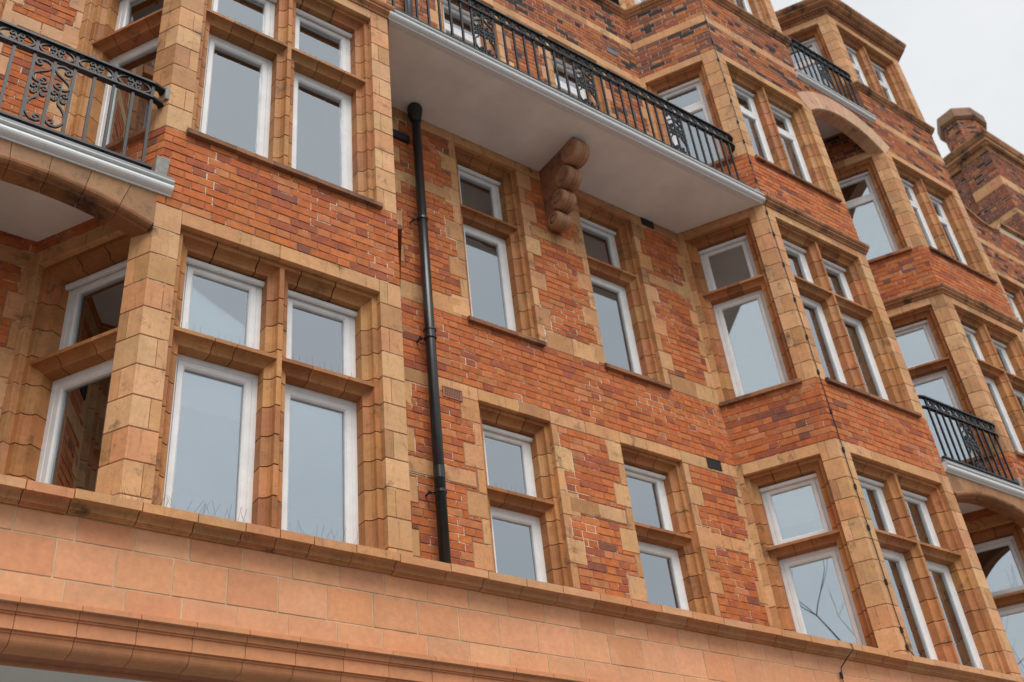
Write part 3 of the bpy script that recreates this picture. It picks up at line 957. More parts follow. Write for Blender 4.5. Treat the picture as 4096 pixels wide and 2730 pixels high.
# ------------------------------------------------------------------ ironwork
def ribbon(pts, t=0.0068, dp=0.010):
    """flat bar bent along (x, z) points; returns verts, faces around y = 0"""
    v = []; k = len(pts)
    for i, (x, z) in enumerate(pts):
        a = pts[max(0, i - 1)]; b = pts[min(k - 1, i + 1)]
        dx, dz = b[0] - a[0], b[1] - a[1]; l = max(1e-6, sqrt(dx * dx + dz * dz))
        nx, nz = -dz / l * t, dx / l * t
        v += [(x + nx, -dp, z + nz), (x - nx, -dp, z - nz), (x - nx, dp, z - nz), (x + nx, dp, z + nz)]
    f = []
    for i in range(k - 1):
        for q in range(4): f.append((i * 4 + q, i * 4 + (q + 1) % 4, i * 4 + 4 + (q + 1) % 4, i * 4 + 4 + q))
    f += [(3, 2, 1, 0), tuple((k - 1) * 4 + q for q in range(4))]
    return v, f

def catmull(P, n_=5):
    outp = []
    Q = [P[0]] + P + [P[-1]]
    for i in range(1, len(Q) - 2):
        p0, p1, p2, p3 = Q[i - 1], Q[i], Q[i + 1], Q[i + 2]
        for j in range(n_):
            t = j / n_
            outp.append(tuple(0.5 * (2 * p1[a] + (p2[a] - p0[a]) * t + (2 * p0[a] - 5 * p1[a] + 4 * p2[a] - p3[a]) * t * t + (3 * p1[a] - p0[a] - 3 * p2[a] + p3[a]) * t ** 3) for a in (0, 1)))
    outp.append(P[-1])
    return outp
def spiral(cx, cz, r0, r1, a0, a1, k=9):
    return [(cx + (r0 + (r1 - r0) * i / k) * cos(radians(a0 + (a1 - a0) * i / k)), cz + (r0 + (r1 - r0) * i / k) * sin(radians(a0 + (a1 - a0) * i / k))) for i in range(k + 1)]
# one half of a scroll panel: x from the middle bar (0) to the outer bar (0.138), z down from the middle rail
S1 = spiral(0.096, -0.078, 0.008, 0.033, -300, 90) + [(0.055, -0.036), (0.014, -0.066), (0.030, -0.120), (0.082, -0.160), (0.124, -0.205), (0.112, -0.255), (0.062, -0.268)] + spiral(0.052, -0.234, 0.033, 0.008, 270, -90)
S2 = spiral(0.034, -0.318, 0.006, 0.022, 360, 90, 7) + [(0.066, -0.318), (0.066, -0.343), (0.058, -0.362)] + spiral(0.034, -0.372, 0.020, 0.006, 60, -270, 7)
S3 = spiral(0.104, -0.318, 0.006, 0.022, -180, 90, 7) + [(0.074, -0.318), (0.073, -0.343), (0.080, -0.362)] + spiral(0.104, -0.372, 0.020, 0.006, 120, 450, 7)
S4 = [(0.070, -0.268), (0.070, -0.405), (0.096, -0.440), (0.126, -0.500), (0.124, -0.570), (0.092, -0.622), (0.060, -0.630)] + spiral(0.048, -0.598, 0.032, 0.008, 270, -90)
def scroll_mesh():
    mb = MB()
    for pts in (S1, S2, S3, S4):
        for s in (1, -1):
            c_ = catmull(pts, 3)
            if s < 0: c_ = [(-x, z) for x, z in c_]
            mb.add(*ribbon(c_))
    return mb.mesh('scroll_panel', 'iron')
def cell_mesh():
    mb = MB()
    el_ = [(0.1388 + 0.118 * cos(radians(a)), 0.058 * sin(radians(a))) for a in range(0, 361, 15)]
    mb.add(*ribbon(el_, 0.006))
    for sx in (1, -1):
        for sz in (1, -1):
            p_ = [(0, 0), (0.012, 0.012)] + spiral(0.032, 0.022, 0.021, 0.006, 200, -200, 8)
            mb.add(*ribbon(catmull([(0.1388 + sx * x, sz * z * 1.15) for x, z in p_], 2), 0.0058))
    return mb.mesh('scroll_ring', 'iron')
SCROLL, CELL = scroll_mesh(), cell_mesh()
def boxmesh(name, mat, x, y, z0, z1):
    mb = MB(); fr = Frame(0, 0, 0)
    box_to(mb, fr, -x, x, z0, z1, -y, y)
    return mb.mesh(name, mat)
BAR = boxmesh('baluster', 'iron', 0.0105, 0.0105, 0.0, 0.69)
POST = boxmesh('post', 'iron', 0.011, 0.010, 0.0, 0.13)
FOOT = boxmesh('foot', 'iron', 0.008, 0.008, -0.075, 0.0)

MOULD = [(0.06, 0.0), (-0.010, 0.0), (-0.014, 0.010), (-0.022, 0.013), (-0.028, 0.015), (-0.044, 0.024), (-0.054, 0.036), (-0.059, 0.050), (-0.058, 0.064), (-0.052, 0.074), (-0.044, 0.077), (-0.044, 0.083), (-0.062, 0.086), (-0.070, 0.090), (-0.072, 0.100), (-0.066, 0.106), (-0.030, 0.108), (-0.030, 0.116), (0.06, 0.116)]
LEAD = [(0.06, 0.1165), (-0.038, 0.1165), (-0.042, 0.121), (-0.042, 0.150), (-0.034, 0.154), (0.06, 0.160)]

def balcony(name, zb, x0, x1, xs, panel_at, posts0, ends, slab_poly, slab_z, soffit, endcap):
    """x0..x1 moulding, xs baluster positions, panel_at indices of scroll panel middles"""
    mb = MB()
    k = len(slab_poly)
    mb.add([(x, y, slab_z[0]) for x, y in slab_poly] + [(x, y, slab_z[1]) for x, y in slab_poly], [tuple(range(k - 1, -1, -1)), tuple(range(k, 2 * k))] + [(i, (i + 1) % k, (i + 1) % k + k, i + k) for i in range(k)])
    b = part(mb, name, soffit)
    path = [(x0, 0), (x1, 0)] if not endcap else [(x0, 0.08), (x0, 0.0), (x1, 0.0), (x1, 0.08)]
    if endcap: path = [(x0 + 0.005, 0.03), (x0 + 0.005, 0.0), (x1 - 0.005, 0.0), (x1 - 0.005, 0.03)]
    for nm, pr, mt in (('moulding', MOULD, 'white'), ('flashing', LEAD, 'grey_lead')):
        mb = MB()
        v, f = sweep([(x0, 0), (x1, 0)], [(d, zb + z) for d, z in pr])
        mb.add(v, f); subpart(mb, nm, mt, b, False)
    yr = 0.014; zr = zb + 0.222
    for i, x in enumerate(xs):
        place(BAR, 'baluster', b, (x, yr, zr))
    for i in panel_at: place(SCROLL, 'scroll_panel', b, (xs[i], yr, zr + 0.685))
    lo, hi = ends
    for i, x in enumerate(xs):
        if (i - posts0) % 2 == 0:
            place(POST, 'post', b, (x, yr, zr + 0.70))
            place(FOOT, 'foot', b, (x, yr, zr))
            if i + 2 < len(xs) + 1 and x + 0.28 < hi + 0.1: place(CELL, 'scroll_ring', b, (x, yr, zr + 0.765))
    def rail(nm, z0, z1, hw, curve):
        mb = MB()
        pts = [(lo, yr), (hi, yr)]
        if curve[1]: pts = [(lo, yr), (hi - 0.06, yr), (hi + 0.0, yr + 0.018), (hi + 0.035, yr + 0.06), (hi + 0.05, yr + 0.12)]
        if curve[0]: pts = [(lo - 0.05, yr + 0.12), (lo - 0.035, yr + 0.06), (lo, yr + 0.018), (lo + 0.06, yr)] + pts[1:]
        v, f = sweep(pts, [(-hw, z0), (-hw, z1), (hw, z1), (hw, z0)])
        mb.add(v, f); subpart(mb, nm, 'iron', b)
    rail('bottom_rail', zr - 0.010, zr + 0.010, 0.022, (False, False))
    rail('middle_rail', zr + 0.683, zr + 0.701, 0.024, (True, True))
    rail('top_rail', zr + 0.828, zr + 0.848, 0.028, (True, True))
    return b

XS = [1.0605 + 0.1388 * k for k in range(-8, 30)]
XS = [x for x in XS if 0.0 < x < 5.05]
i0 = min(range(len(XS)), key=lambda i: abs(XS[i] - 1.0605))
balcony('balcony', 5.588, 0.0, 5.262, XS, [i0 + 1, i0 + 11, i0 + 21], i0 % 2, (0.02, 5.06),
        [(0.005, 0.0), (5.245, 0.0), (5.245 - CX, YR), (0.005 + CX, YR)], (5.589, 5.70), 'soffit', False)
XL = [-2.776 + 0.138 * k for k in range(-5, 7)]
XL = [x for x in XL if GA[0] + 0.06 < x < GA[1] - 0.06]
c0 = min(range(len(XL)), key=lambda i: abs(XL[i] + 2.776))
balcony('balcony', 2.373, GA[0] - 0.09, GA[1] + 0.09, XL, [c0], (c0 + 1) % 2, (GA[0] + 0.06, GA[1] - 0.06),
        [(GA[0] + 0.005, 0.0), (GA[1] - 0.005, 0.0), (GA[1] - CX, YR), (GA[0] + CX, YR)], (2.42, 2.515), 'soffit', True)
XR = [8.062 + 0.1388 * k for k in range(-5, 6)]
balcony('balcony', 2.358, GB[0] - 0.02, GB[1] + 0.05, XR, [5], 0, (GB[0] + 0.08, GB[1] - 0.06),
        [(GB[0] + 0.005, 0.0), (GB[1] - 0.005, 0.0), (GB[1] - CX, YR), (GB[0] + CX, YR)], (2.42, 2.50), 'soffit', True)
balcony('balcony', 9.012, GB[0] - 0.07, GB[1] + 0.07, [x - 0.01 for x in XR], [5], 0, (GB[0] + 0.06, GB[1] - 0.06),
        [(GB[0] + 0.005, 0.0), (GB[1] - 0.005, 0.0), (GB[1] - CX, YR), (GB[0] + CX, YR)], (9.13, 9.165), 'soffit', True)
# cement where the rails are let into the piers
def lump(name, c_, s, seed, parent=None):
    r = random.Random(seed); mb = MB()
    v = []
    for sz in (-1, 1):
        for sy in (-1, 1):
            for sx in (-1, 1): v.append((c_[0] + sx * s[0] * r.uniform(0.8, 1.1), c_[1] + sy * s[1] * r.uniform(0.8, 1.1), c_[2] + sz * s[2] * r.uniform(0.85, 1.1)))
    mb.add(v, [(0, 2, 3, 1), (4, 5, 7, 6), (0, 1, 5, 4), (2, 6, 7, 3), (0, 4, 6, 2), (1, 3, 7, 5)])
    return part(mb, name, 'cement')
lump('cement_patch', (-1.975, 0.03, 3.40), (0.018, 0.030, 0.065), 1)
lump('cement_patch', (-1.955, 0.035, 2.62), (0.045, 0.05, 0.095), 2)
lump('cement_patch', (5.245, 0.045, 5.79), (0.035, 0.05, 0.05), 3)
lump('cement_patch', (8.885, 0.045, 2.60), (0.035, 0.05, 0.08), 4)

# ------------------------------------------------------------------ carved corbel under the long balcony
def corbel(xc, hw):
    """bracket: a wedge body with four carved rolls stepping outwards, the grooves cut round each roll"""
    c_ = (0.33, 0.155, 0.082)
    body = [(YR + 0.02, 4.72), (0.86, 4.74), (0.76, 4.92), (0.66, 5.10), (0.53, 5.30), (0.38, 5.46), (0.30, 5.589), (YR + 0.02, 5.589)]
    mb = MB(); k = len(body)
    hb = hw - 0.010
    mb.add([(xc - hb, y, z) for y, z in body] + [(xc + hb, y, z) for y, z in body], [tuple(range(k)), tuple(range(2 * k - 1, k - 1, -1))] + [(q, q + k, (q + 1) % k + k, (q + 1) % k) for q in range(k)], c_)
    o_ = part(mb, 'corbel', 'sooty')
    for i, (y, z, r) in enumerate(((0.820, 4.775, 0.106), (0.705, 4.985, 0.124), (0.570, 5.212, 0.136), (0.395, 5.450, 0.150))):
        h = hw + 0.001 * i
        xs_ = [(-h, 0.0), (-h, r * 0.34), (-h + 0.010, r * 0.38), (-h + 0.010, r * 0.54), (-h, r * 0.60), (-h, r - 0.020), (-h + 0.012, r - 0.004), (-h + 0.030, r), (-0.034, r + 0.002), (-0.024, r - 0.008), (-0.012, r - 0.008), (-0.004, r + 0.003), (0.004, r + 0.003), (0.012, r - 0.008), (0.024, r - 0.008), (0.034, r + 0.002), (h - 0.030, r), (h - 0.012, r - 0.004), (h, r - 0.020), (h, r * 0.60), (h - 0.010, r * 0.54), (h - 0.010, r * 0.38), (h, r * 0.34), (h, 0.0)]
        n_ = 28; v = []; f = []
        for xo, rr in xs_:
            for a in range(n_):
                t = 2 * pi * a / n_
                v.append((xc + xo, y - rr * cos(t), min(z + rr * sin(t), 5.5885)))
        for p_ in range(len(xs_) - 1):
            for a in range(n_):
                b = (a + 1) % n_
                f.append((p_ * n_ + a, p_ * n_ + b, (p_ + 1) * n_ + b, (p_ + 1) * n_ + a))
        rb = MB(); rb.add(v, f, jit((0.36, 0.185, 0.105), 0.1)); subpart(rb, 'corbel_roll', 'stone', o_)
corbel(2.622, 0.098)

# ------------------------------------------------------------------ shopfront cornice, fascia tiles and the moulded architrave
wall('fascia', 'fascia_wall')
XA, XB = -4.2, 15.6
YF = -0.05
fr = Frame(XA, YF, 0)
box_to(core('fascia'), fr, 0, XB - XA, -0.72, -0.12, 0.0042, 0.2)
fascol = lambda: jit(RND.choice([(0.70, 0.312, 0.152), (0.72, 0.330, 0.170), (0.68, 0.296, 0.140), (0.71, 0.342, 0.176)]), 0.075, 0.03)
rows = [(-0.193, -0.338, -2.183), (-0.338, -0.562, -2.270), (-0.562, -0.695, -2.183 - 0.02)]
for zt_, zb_, ref in rows:
    x = ref - 0.321 * 8
    while x < XB:
        a, b = max(x, XA), min(x + 0.321, XB)
        if b - a > 0.05:
            v, f, fp = slab(fr, a - XA + 0.0042, b - XA - 0.0042, zb_ + 0.0042, zt_ - 0.0042, RND.uniform(-0.0006, 0.0006), 0.05, 0.0012)
            piece('fascia_tile', 'fascia', WALLS['fascia'], v, f, fascol(), fp)
        x += 0.321
COPE = [(0.35, -0.07), (-0.118, -0.094), (-0.130, -0.098), (-0.130, -0.154), (-0.118, -0.153), (-0.113, -0.140), (-0.100, -0.134), (-0.080, -0.136), (-0.064, -0.146), (-0.054, -0.162), (-0.050, -0.182), (-0.036, -0.181), (-0.036, -0.187), (-0.022, -0.186), (-0.022, -0.194), (-0.006, -0.193), (0.35, -0.196)]
copcol = lambda: jit(RND.choice([(0.57, 0.275, 0.118), (0.55, 0.245, 0.105), (0.58, 0.295, 0.14)]), 0.09, 0.03)
cuts = [-4.2, -3.55, -3.20, -2.86, -2.503, -2.252, -1.878, -1.555, -1.263, -1.043, -0.817, -0.526, -0.21, 0.177, 0.478]
while cuts[-1] < XB: cuts.append(cuts[-1] + RND.choice([0.30, 0.34, 0.36, 0.32]))
for a, b in zip(cuts[:-1], cuts[1:]):
    dz = RND.uniform(-0.003, 0.003)
    v, f = sweep([(a + 0.003, YF), (b - 0.003, YF)], [(d, z + (dz if d < 0 else 0)) for d, z in COPE])
    piece('coping_block', 'stone' if a < -0.3 else 'fascia', WALLS['fascia'], v, f, copcol(), [(a, -0.18, -0.155), (b, -0.18, -0.155), (b, -0.18, -0.10), (a, -0.18, -0.10)])
ARCH = [(0.20, -0.697), (-0.020, -0.697), (-0.020, -0.726), (-0.010, -0.725), (-0.006, -0.714), (0.002, -0.711), (0.010, -0.716), (0.016, -0.732), (0.019, -0.760), (0.031, -0.758), (0.031, -0.770), (0.040, -0.769), (0.040, -0.779), (0.036, -0.781), (0.036, -0.848), (0.056, -0.846), (0.056, -0.860), (0.066, -0.859), (0.067, -0.868)] + [(0.067 + 0.045 * (1 - cos(a)), -0.870 - 0.044 * sin(a)) for a in (0.2, 0.5, 0.8, 1.1, 1.35, 1.55)] + [(0.20, -0.918), (0.200, -0.880)]
x = -2.41 - 0.3125 * 6
while x < XB:
    v, f = sweep([(x + 0.0018, YF), (x + 0.3125 - 0.0018, YF)], ARCH)
    piece('architrave_block', 'fascia', WALLS['fascia'], v, f, jit((0.64, 0.272, 0.125), 0.05, 0.02), [(x, 0, -0.9), (x + 0.31, 0, -0.9), (x + 0.31, 0, -0.7), (x, 0, -0.7)])
    x += 0.3125
box_to(core('fascia'), fr, 0, XB - XA, -0.905, -0.70, 0.13, 0.25)
# soffit behind the architrave, ceiling of the shop entrance and the shop wall below it
mb = MB()
box_to(mb, Frame(XA, 0, 0), 0, XB - XA, -0.918, -0.87, 0.152, 0.235, (0.40, 0.16, 0.08))
box_to(mb, Frame(XA, 0, 0), 0, XB - XA, -0.938, -0.87, 0.237, 0.262, (0.50, 0.22, 0.11))
o = part(mb, 'soffit_strip', 'fascia')
mb = MB(); box_to(mb, Frame(XA, 0, 0), 0, XB - XA, -0.925, -0.85, 0.264, 2.2); part(mb, 'shop_ceiling', 'ceiling')
mb = MB(); box_to(mb, Frame(XA, 0, 0), 0, XB - XA, GROUND, -0.86, 2.2, 2.4); part(mb, 'shop_wall', 'inner')
mb = MB(); box_to(mb, Frame(XA, 0, 0), 0, XB - XA, -0.20, -0.085, 0.15, 1.2); part(mb, 'ledge', 'cement')

# ------------------------------------------------------------------ rainwater pipe
def tube(path, r, n_=14):
    """round tube along 3D points"""
    v = []; f = []
    P3 = [Vector(p_) for p_ in path]
    for i, p_ in enumerate(P3):
        d = (P3[min(i + 1, len(P3) - 1)] - P3[max(i - 1, 0)]).normalized()
        a = Vector((1, 0, 0)) if abs(d.x) < 0.8 else Vector((0, 1, 0))
        s = d.cross(a).normalized(); t = d.cross(s)
        rr = r[i] if isinstance(r, (list, tuple)) else r
        for k in range(n_):
            an = 2 * pi * k / n_
            q = p_ + s * (rr * cos(an)) + t * (rr * sin(an))
            v.append(tuple(q))
    for i in range(len(P3) - 1):
        for k in range(n_):
            a, b = i * n_ + k, i * n_ + (k + 1) % n_
            f.append((a, a + n_, b + n_, b))
    f += [tuple(range(n_)), tuple((len(P3) - 1) * n_ + k for k in range(n_ - 1, -1, -1))]
    return v, f
PX, PY = 0.822, YR - 0.105
mb = MB(); mb.add(*tube([(PX, PY, z) for z in (-0.15, 2.55, 5.60)], 0.046, 20))
pipe = part(mb, 'rainwater_pipe', 'pipe', True)
mb = MB(); mb.add(*tube([(PX, PY, z) for z in (5.70, 7.8, 9.8)], 0.050, 20)); subpart(mb, 'upper_pipe', 'pipe', pipe, True)
for z in (2.64, 1.235):
    mb = MB(); mb.add(*tube([(PX, PY, z - 0.055), (PX, PY, z - 0.05), (PX, PY, z - 0.035), (PX, PY, z - 0.03), (PX, PY, z + 0.03), (PX, PY, z + 0.035), (PX, PY, z + 0.05), (PX, PY, z + 0.055)], [0.050, 0.058, 0.058, 0.053, 0.053, 0.060, 0.060, 0.050] if z > 2 else [0.049] * 8, 20))
    subpart(mb, 'socket', 'pipe', pipe)
for z in (2.60, 4.02, 1.06):
    mb = MB(); mb.add(*tube([(PX, PY, z - 0.014), (PX, PY, z - 0.012), (PX, PY, z + 0.012), (PX, PY, z + 0.014)], [0.047, 0.054, 0.054, 0.047], 20))
    mb.add(*tube([(PX - 0.045, PY + 0.02, z), (PX - 0.075, PY + 0.04, z), (PX - 0.075, YR, z)], 0.009, 8))
    mb.add(*tube([(PX - 0.088, PY + 0.04, z), (PX - 0.062, PY + 0.04, z)], 0.015, 8))
    subpart(mb, 'bracket', 'pipe', pipe)
mb = MB(); mb.add(*tube([(PX, PY, 5.36), (PX, PY, 5.40), (PX - 0.01, PY, 5.47), (PX - 0.01, PY - 0.01, 5.55), (PX - 0.01, PY, 5.592)], [0.050, 0.058, 0.074, 0.080, 0.070], 12)); subpart(mb, 'pipe_head', 'black', pipe)
mb = MB(); box_to(mb, Frame(0.58, YR, 0), 0, 0.20, 5.12, 5.22, -0.03, 0.0); subpart(mb, 'wall_plate', 'black', pipe)

# ------------------------------------------------------------------ vents and airbricks
def vent(name, fr, u, z, w, h, mat, nu, nz, hole=0.010):
    """plate with a raised rim and a grid of holes modelled as dark pockets"""
    mb = MB()
    box_to(mb, fr, u, u + w, z, z + h, -0.006, 0.012)
    for a0, a1, b0, b1 in ((0, w, h - 0.008, h), (0, w, 0, 0.008), (0, 0.008, 0.008, h - 0.008), (w - 0.008, w, 0.008, h - 0.008)):
        box_to(mb, fr, u + a0, u + a1, z + b0, z + b1, -0.010, -0.0062)
    o_ = part(mb, name, mat)
    d = MB()
    for i in range(nu):
        for j in range(nz):
            uu = u + 0.02 + (w - 0.04) * (i + 0.5) / nu; zz = z + 0.014 + (h - 0.028) * (j + 0.5) / nz
            box_to(d, fr, uu - hole / 2, uu + hole / 2, zz - hole / 2, zz + hole / 2, -0.0068, -0.006)
    subpart(d, 'vent_holes', 'black', o_)
    return o_
RF = Frame(0, YR, 0)
vent('airbrick', RF, 0.985, 2.092, 0.208, 0.112, 'airbrick', 9, 5, 0.0105)
vent('vent_grille', RF, 4.275, 2.178, 0.205, 0.120, 'black', 10, 6, 0.008)
vent('vent_grille', RF, 4.085, 5.478, 0.200, 0.110, 'black', 10, 6, 0.008)
vent('vent_grille', RF, 4.16, 8.70, 0.20, 0.11, 'grey_lead', 8, 4, 0.006)
vent('vent_grille', Frame(0, YR, 0), -2.98, 1.60, 0.19, 0.22, 'black', 8, 9, 0.010)

# ------------------------------------------------------------------ parapet and chimney at the far end
wall('parapet', 'parapet_wall')
def coping_run(path, z, seed):
    pr = [(0.05, z - 0.06), (-0.012, z - 0.06), (-0.02, z - 0.035), (-0.05, z - 0.03), (-0.05, z + 0.02), (-0.03, z + 0.035), (0.25, z + 0.05), (0.25, z - 0.06)]
    course_blocks('coping_block', 'sooty', WALLS['parapet'], path, pr, 0.36, sootcol, seed)
# swept parapet top: dips then rises to a knuckle
pts = [(E1, 9.98), (12.6, 9.98), (13.05, 9.93), (13.30, 9.83), (13.55, 9.73), (13.8, 9.695), (14.0, 9.70), (14.2, 9.78), (14.36, 9.98), (14.40, 10.03), (14.9, 10.03), (15.57, 10.03)]
mb = core('parapet')
for (xa_, za_), (xb_, zb_) in zip(pts[:-1], pts[1:]):
    v = [(xa_, YR + 0.01, 9.752), (xb_, YR + 0.01, 9.752), (xb_, YR + 0.01, zb_ - 0.05), (xa_, YR + 0.01, za_ - 0.05)]
    v += [(x, y + 0.22, z) for x, y, z in v]
    mb.add(v, [(0, 1, 2, 3), (7, 6, 5, 4), (0, 4, 5, 1), (1, 5, 6, 2), (2, 6, 7, 3), (3, 7, 4, 0)])
    n_ = max(1, round((xb_ - xa_) / 0.3))
    for i in range(n_):
        a = i / n_; b = (i + 1) / n_
        x0_, x1_ = xa_ + (xb_ - xa_) * a, xa_ + (xb_ - xa_) * b
        z0_, z1_ = za_ + (zb_ - za_) * a, za_ + (zb_ - za_) * b
        pr = [(0.24, -0.06), (-0.012, -0.06), (-0.02, -0.035), (-0.05, -0.03), (-0.05, 0.02), (-0.03, 0.035), (0.24, 0.05)]
        v = [(x0_ + 0.002, YR + d, z0_ + z) for d, z in pr] + [(x1_ - 0.002, YR + d, z1_ + z) for d, z in pr]
        k = len(pr)
        f = [(q, (q + 1) % k, (q + 1) % k + k, q + k) for q in range(k)] + [tuple(range(k - 1, -1, -1)), tuple(range(k, 2 * k))]
        piece('coping_block', 'sooty', WALLS['parapet'], v, f, sootcol(), [v[1], v[k + 1], v[k + 4], v[4]])

CHY, CHX = 1.30, 16.71
wall('chimney', 'chimney')
def chim_face(fr, U, z0, z1, seed):
    st = []
    for za_, zb_ in ((12.515, 12.79), (11.66, 11.81), (10.9, 11.05)):
        n_ = max(1, round(U / 0.36))
        for i in range(n_):
            r = (U * i / n_, U * (i + 1) / n_, za_, zb_)
            rect_stone('chimney', fr, *r, kind='band_block', proud=-0.004); st.append(r)
    facet_core('chimney', fr, 0.012, U - 0.012, z0, z1, [])
    bricks('chimney', fr, 0, U, z0, z1, st, phase=seed, darker=0.32)
Lf = Frame(CHX, CHY + 0.72, -90); Ff = Frame(CHX, CHY, 0)
chim_face(Lf, 0.72, 9.4, 13.58, 0)
chim_face(Ff, 1.75, 9.4, 13.58, 1)
Lb = Frame(CHX + 0.05, CHY + 2.6, -90)
facet_core('chimney', Lb, 0, 1.9, 9.4, 13.58, [])
bricks('chimney', Lb, 0, 1.88, 9.4, 13.58, (), phase=1, darker=0.45)
cpath = [(CHX + 0.02, CHY + 1.55), (CHX, CHY + 0.72), (CHX, CHY), (CHX + 3.0, CHY)]
CC = [(0.06, 13.56), (-0.01, 13.56), (-0.02, 13.60), (-0.03, 13.66), (-0.06, 13.68), (-0.09, 13.74), (-0.12, 13.76), (-0.12, 13.84), (-0.15, 13.86), (-0.175, 13.92), (-0.19, 13.96), (-0.19, 14.00), (0.06, 14.04)]
course_blocks('cornice_block', 'sooty', WALLS['chimney'], cpath, CC, 0.40, sootcol, 9)
mb = MB()
k_ = 0
for frx, U in ((Lf, 0.72), (Ff, 1.75)):
    for j in range(int(U / 0.062)):
        u = (j + 0.5) * 0.062
        box_to(mb, frx, u - 0.017, u + 0.017, 13.685, 13.735, -0.105, -0.05, jit((0.26, 0.11, 0.06)))
o = subpart(mb, 'dentil_course', 'sooty', WALLS['chimney']); o['kind'] = 'stuff'
mb = MB(); flat([(CHX, CHY + 0.02), (CHX + 3.0, CHY + 0.02), (CHX + 3.0, CHY + 2.6), (CHX + 0.06, CHY + 2.6)], 13.9, 14.02); subpart(mb, 'chimney_cap', 'cement', WALLS['chimney'])
# octagonal shafts
def shaft(xc, yc, ax, ay, z0, z1):
    c = 0.42
    oc = [(-ax, -ay * c), (-ax * c, -ay), (ax * c, -ay), (ax, -ay * c), (ax, ay * c), (ax * c, ay), (-ax * c, ay), (-ax, ay * c)]
    oc = [(xc + x, yc + y) for x, y in oc]
    for i in range(8):
        a = Vector(oc[i]); b = Vector(oc[(i + 1) % 8]); d = b - a
        fr = Frame(a.x, a.y, math.degrees(math.atan2(d.y, d.x)))
        facet_core('chimney', fr, 0, d.length, z0, z1, [])
        if i in (0, 1, 2, 7, 6): bricks('chimney', fr, 0, d.length, z0, z1, (), phase=i, darker=0.15)
    path = oc + [oc[0]]
    pr = [(0.05, z1), (-0.02, z1), (-0.07, z1 + 0.05), (-0.08, z1 + 0.07), (-0.08, z1 + 0.30), (-0.06, z1 + 0.34), (0.10, z1 + 0.36)]
    e = Vector(oc[1]) - Vector(oc[0]); 
    P2 = [Vector(q) for q in oc]
    nn = [Vector((-(P2[(i + 1) % 8] - P2[i]).normalized().y, (P2[(i + 1) % 8] - P2[i]).normalized().x)) for i in range(8)]
    for i in range(8):
        m0 = (nn[i - 1] + nn[i]) / (1 + nn[i - 1].dot(nn[i])); m1 = (nn[i] + nn[(i + 1) % 8]) / (1 + nn[i].dot(nn[(i + 1) % 8]))
        v, f = sweep([P2[i], P2[(i + 1) % 8]], pr, True, m0, m1)
        k = len(pr)
        piece('cap_block', 'sooty', WALLS['chimney'], v, f, jit((0.34, 0.20, 0.12)), [v[3], v[k + 3], v[k + 4], v[4]])
    mb = MB(); flat2 = [(x, y, z1 + 0.3) for x, y in oc]; mb.add(flat2, [tuple(range(8))]); subpart(mb, 'shaft_top', 'roof', WALLS['chimney'])
shaft(17.15, 1.75, 0.57, 0.39, 13.98, 14.74)

# ------------------------------------------------------------------ finish the walls: cores, then bricks and blocks
for key, mb in CORE.items():
    me = mb.mesh('core', 'fjoint' if key == 'fascia' else 'mortar')
    o = WALLS[key]; old = o.data; nm = o.name
    o.data = me; me.name = nm; bpy.data.meshes.remove(old)
def area(fp):
    q = [project(p_) for p_ in fp]
    if any(a is None for a in q): return 0
    cx = sum(a[0] for a in q) / 4; cy = sum(a[1] for a in q) / 4
    if not (0 < cx < 4096 and 0 < cy < 2730): return 0
    s = 0
    for i in range(len(q)):
        a, b = q[i], q[(i + 1) % len(q)]
        s += a[0] * b[1] - b[0] * a[1]
    return -s / 2            # faces turned to the camera come out positive
REST = {'brick': 'brickwork', 'pier_block': 'pier_stonework', 'jamb_block': 'jamb_stonework', 'quoin_block': 'quoin_stonework'}
for kind, lst in PIECES.items():
    sc = sorted(((area(p_[5]), i) for i, p_ in enumerate(lst)), reverse=True)
    big = [i for a, i in sc[:290] if a > 30]
    bs = set(big)
    for i in big:
        mat, par, v, f, c, fp = lst[i]
        mb = MB(); mb.add(v, f, c); subpart(mb, kind, mat, par)
    rest = {}
    for i, (mat, par, v, f, c, fp) in enumerate(lst):
        if i in bs: continue
        rest.setdefault(mat, MB()).add(v, f, c)
    for mat, mb in rest.items():
        o = part(mb, REST.get(kind, kind.replace('_block', '') + '_masonry'), mat); o['kind'] = 'stuff'

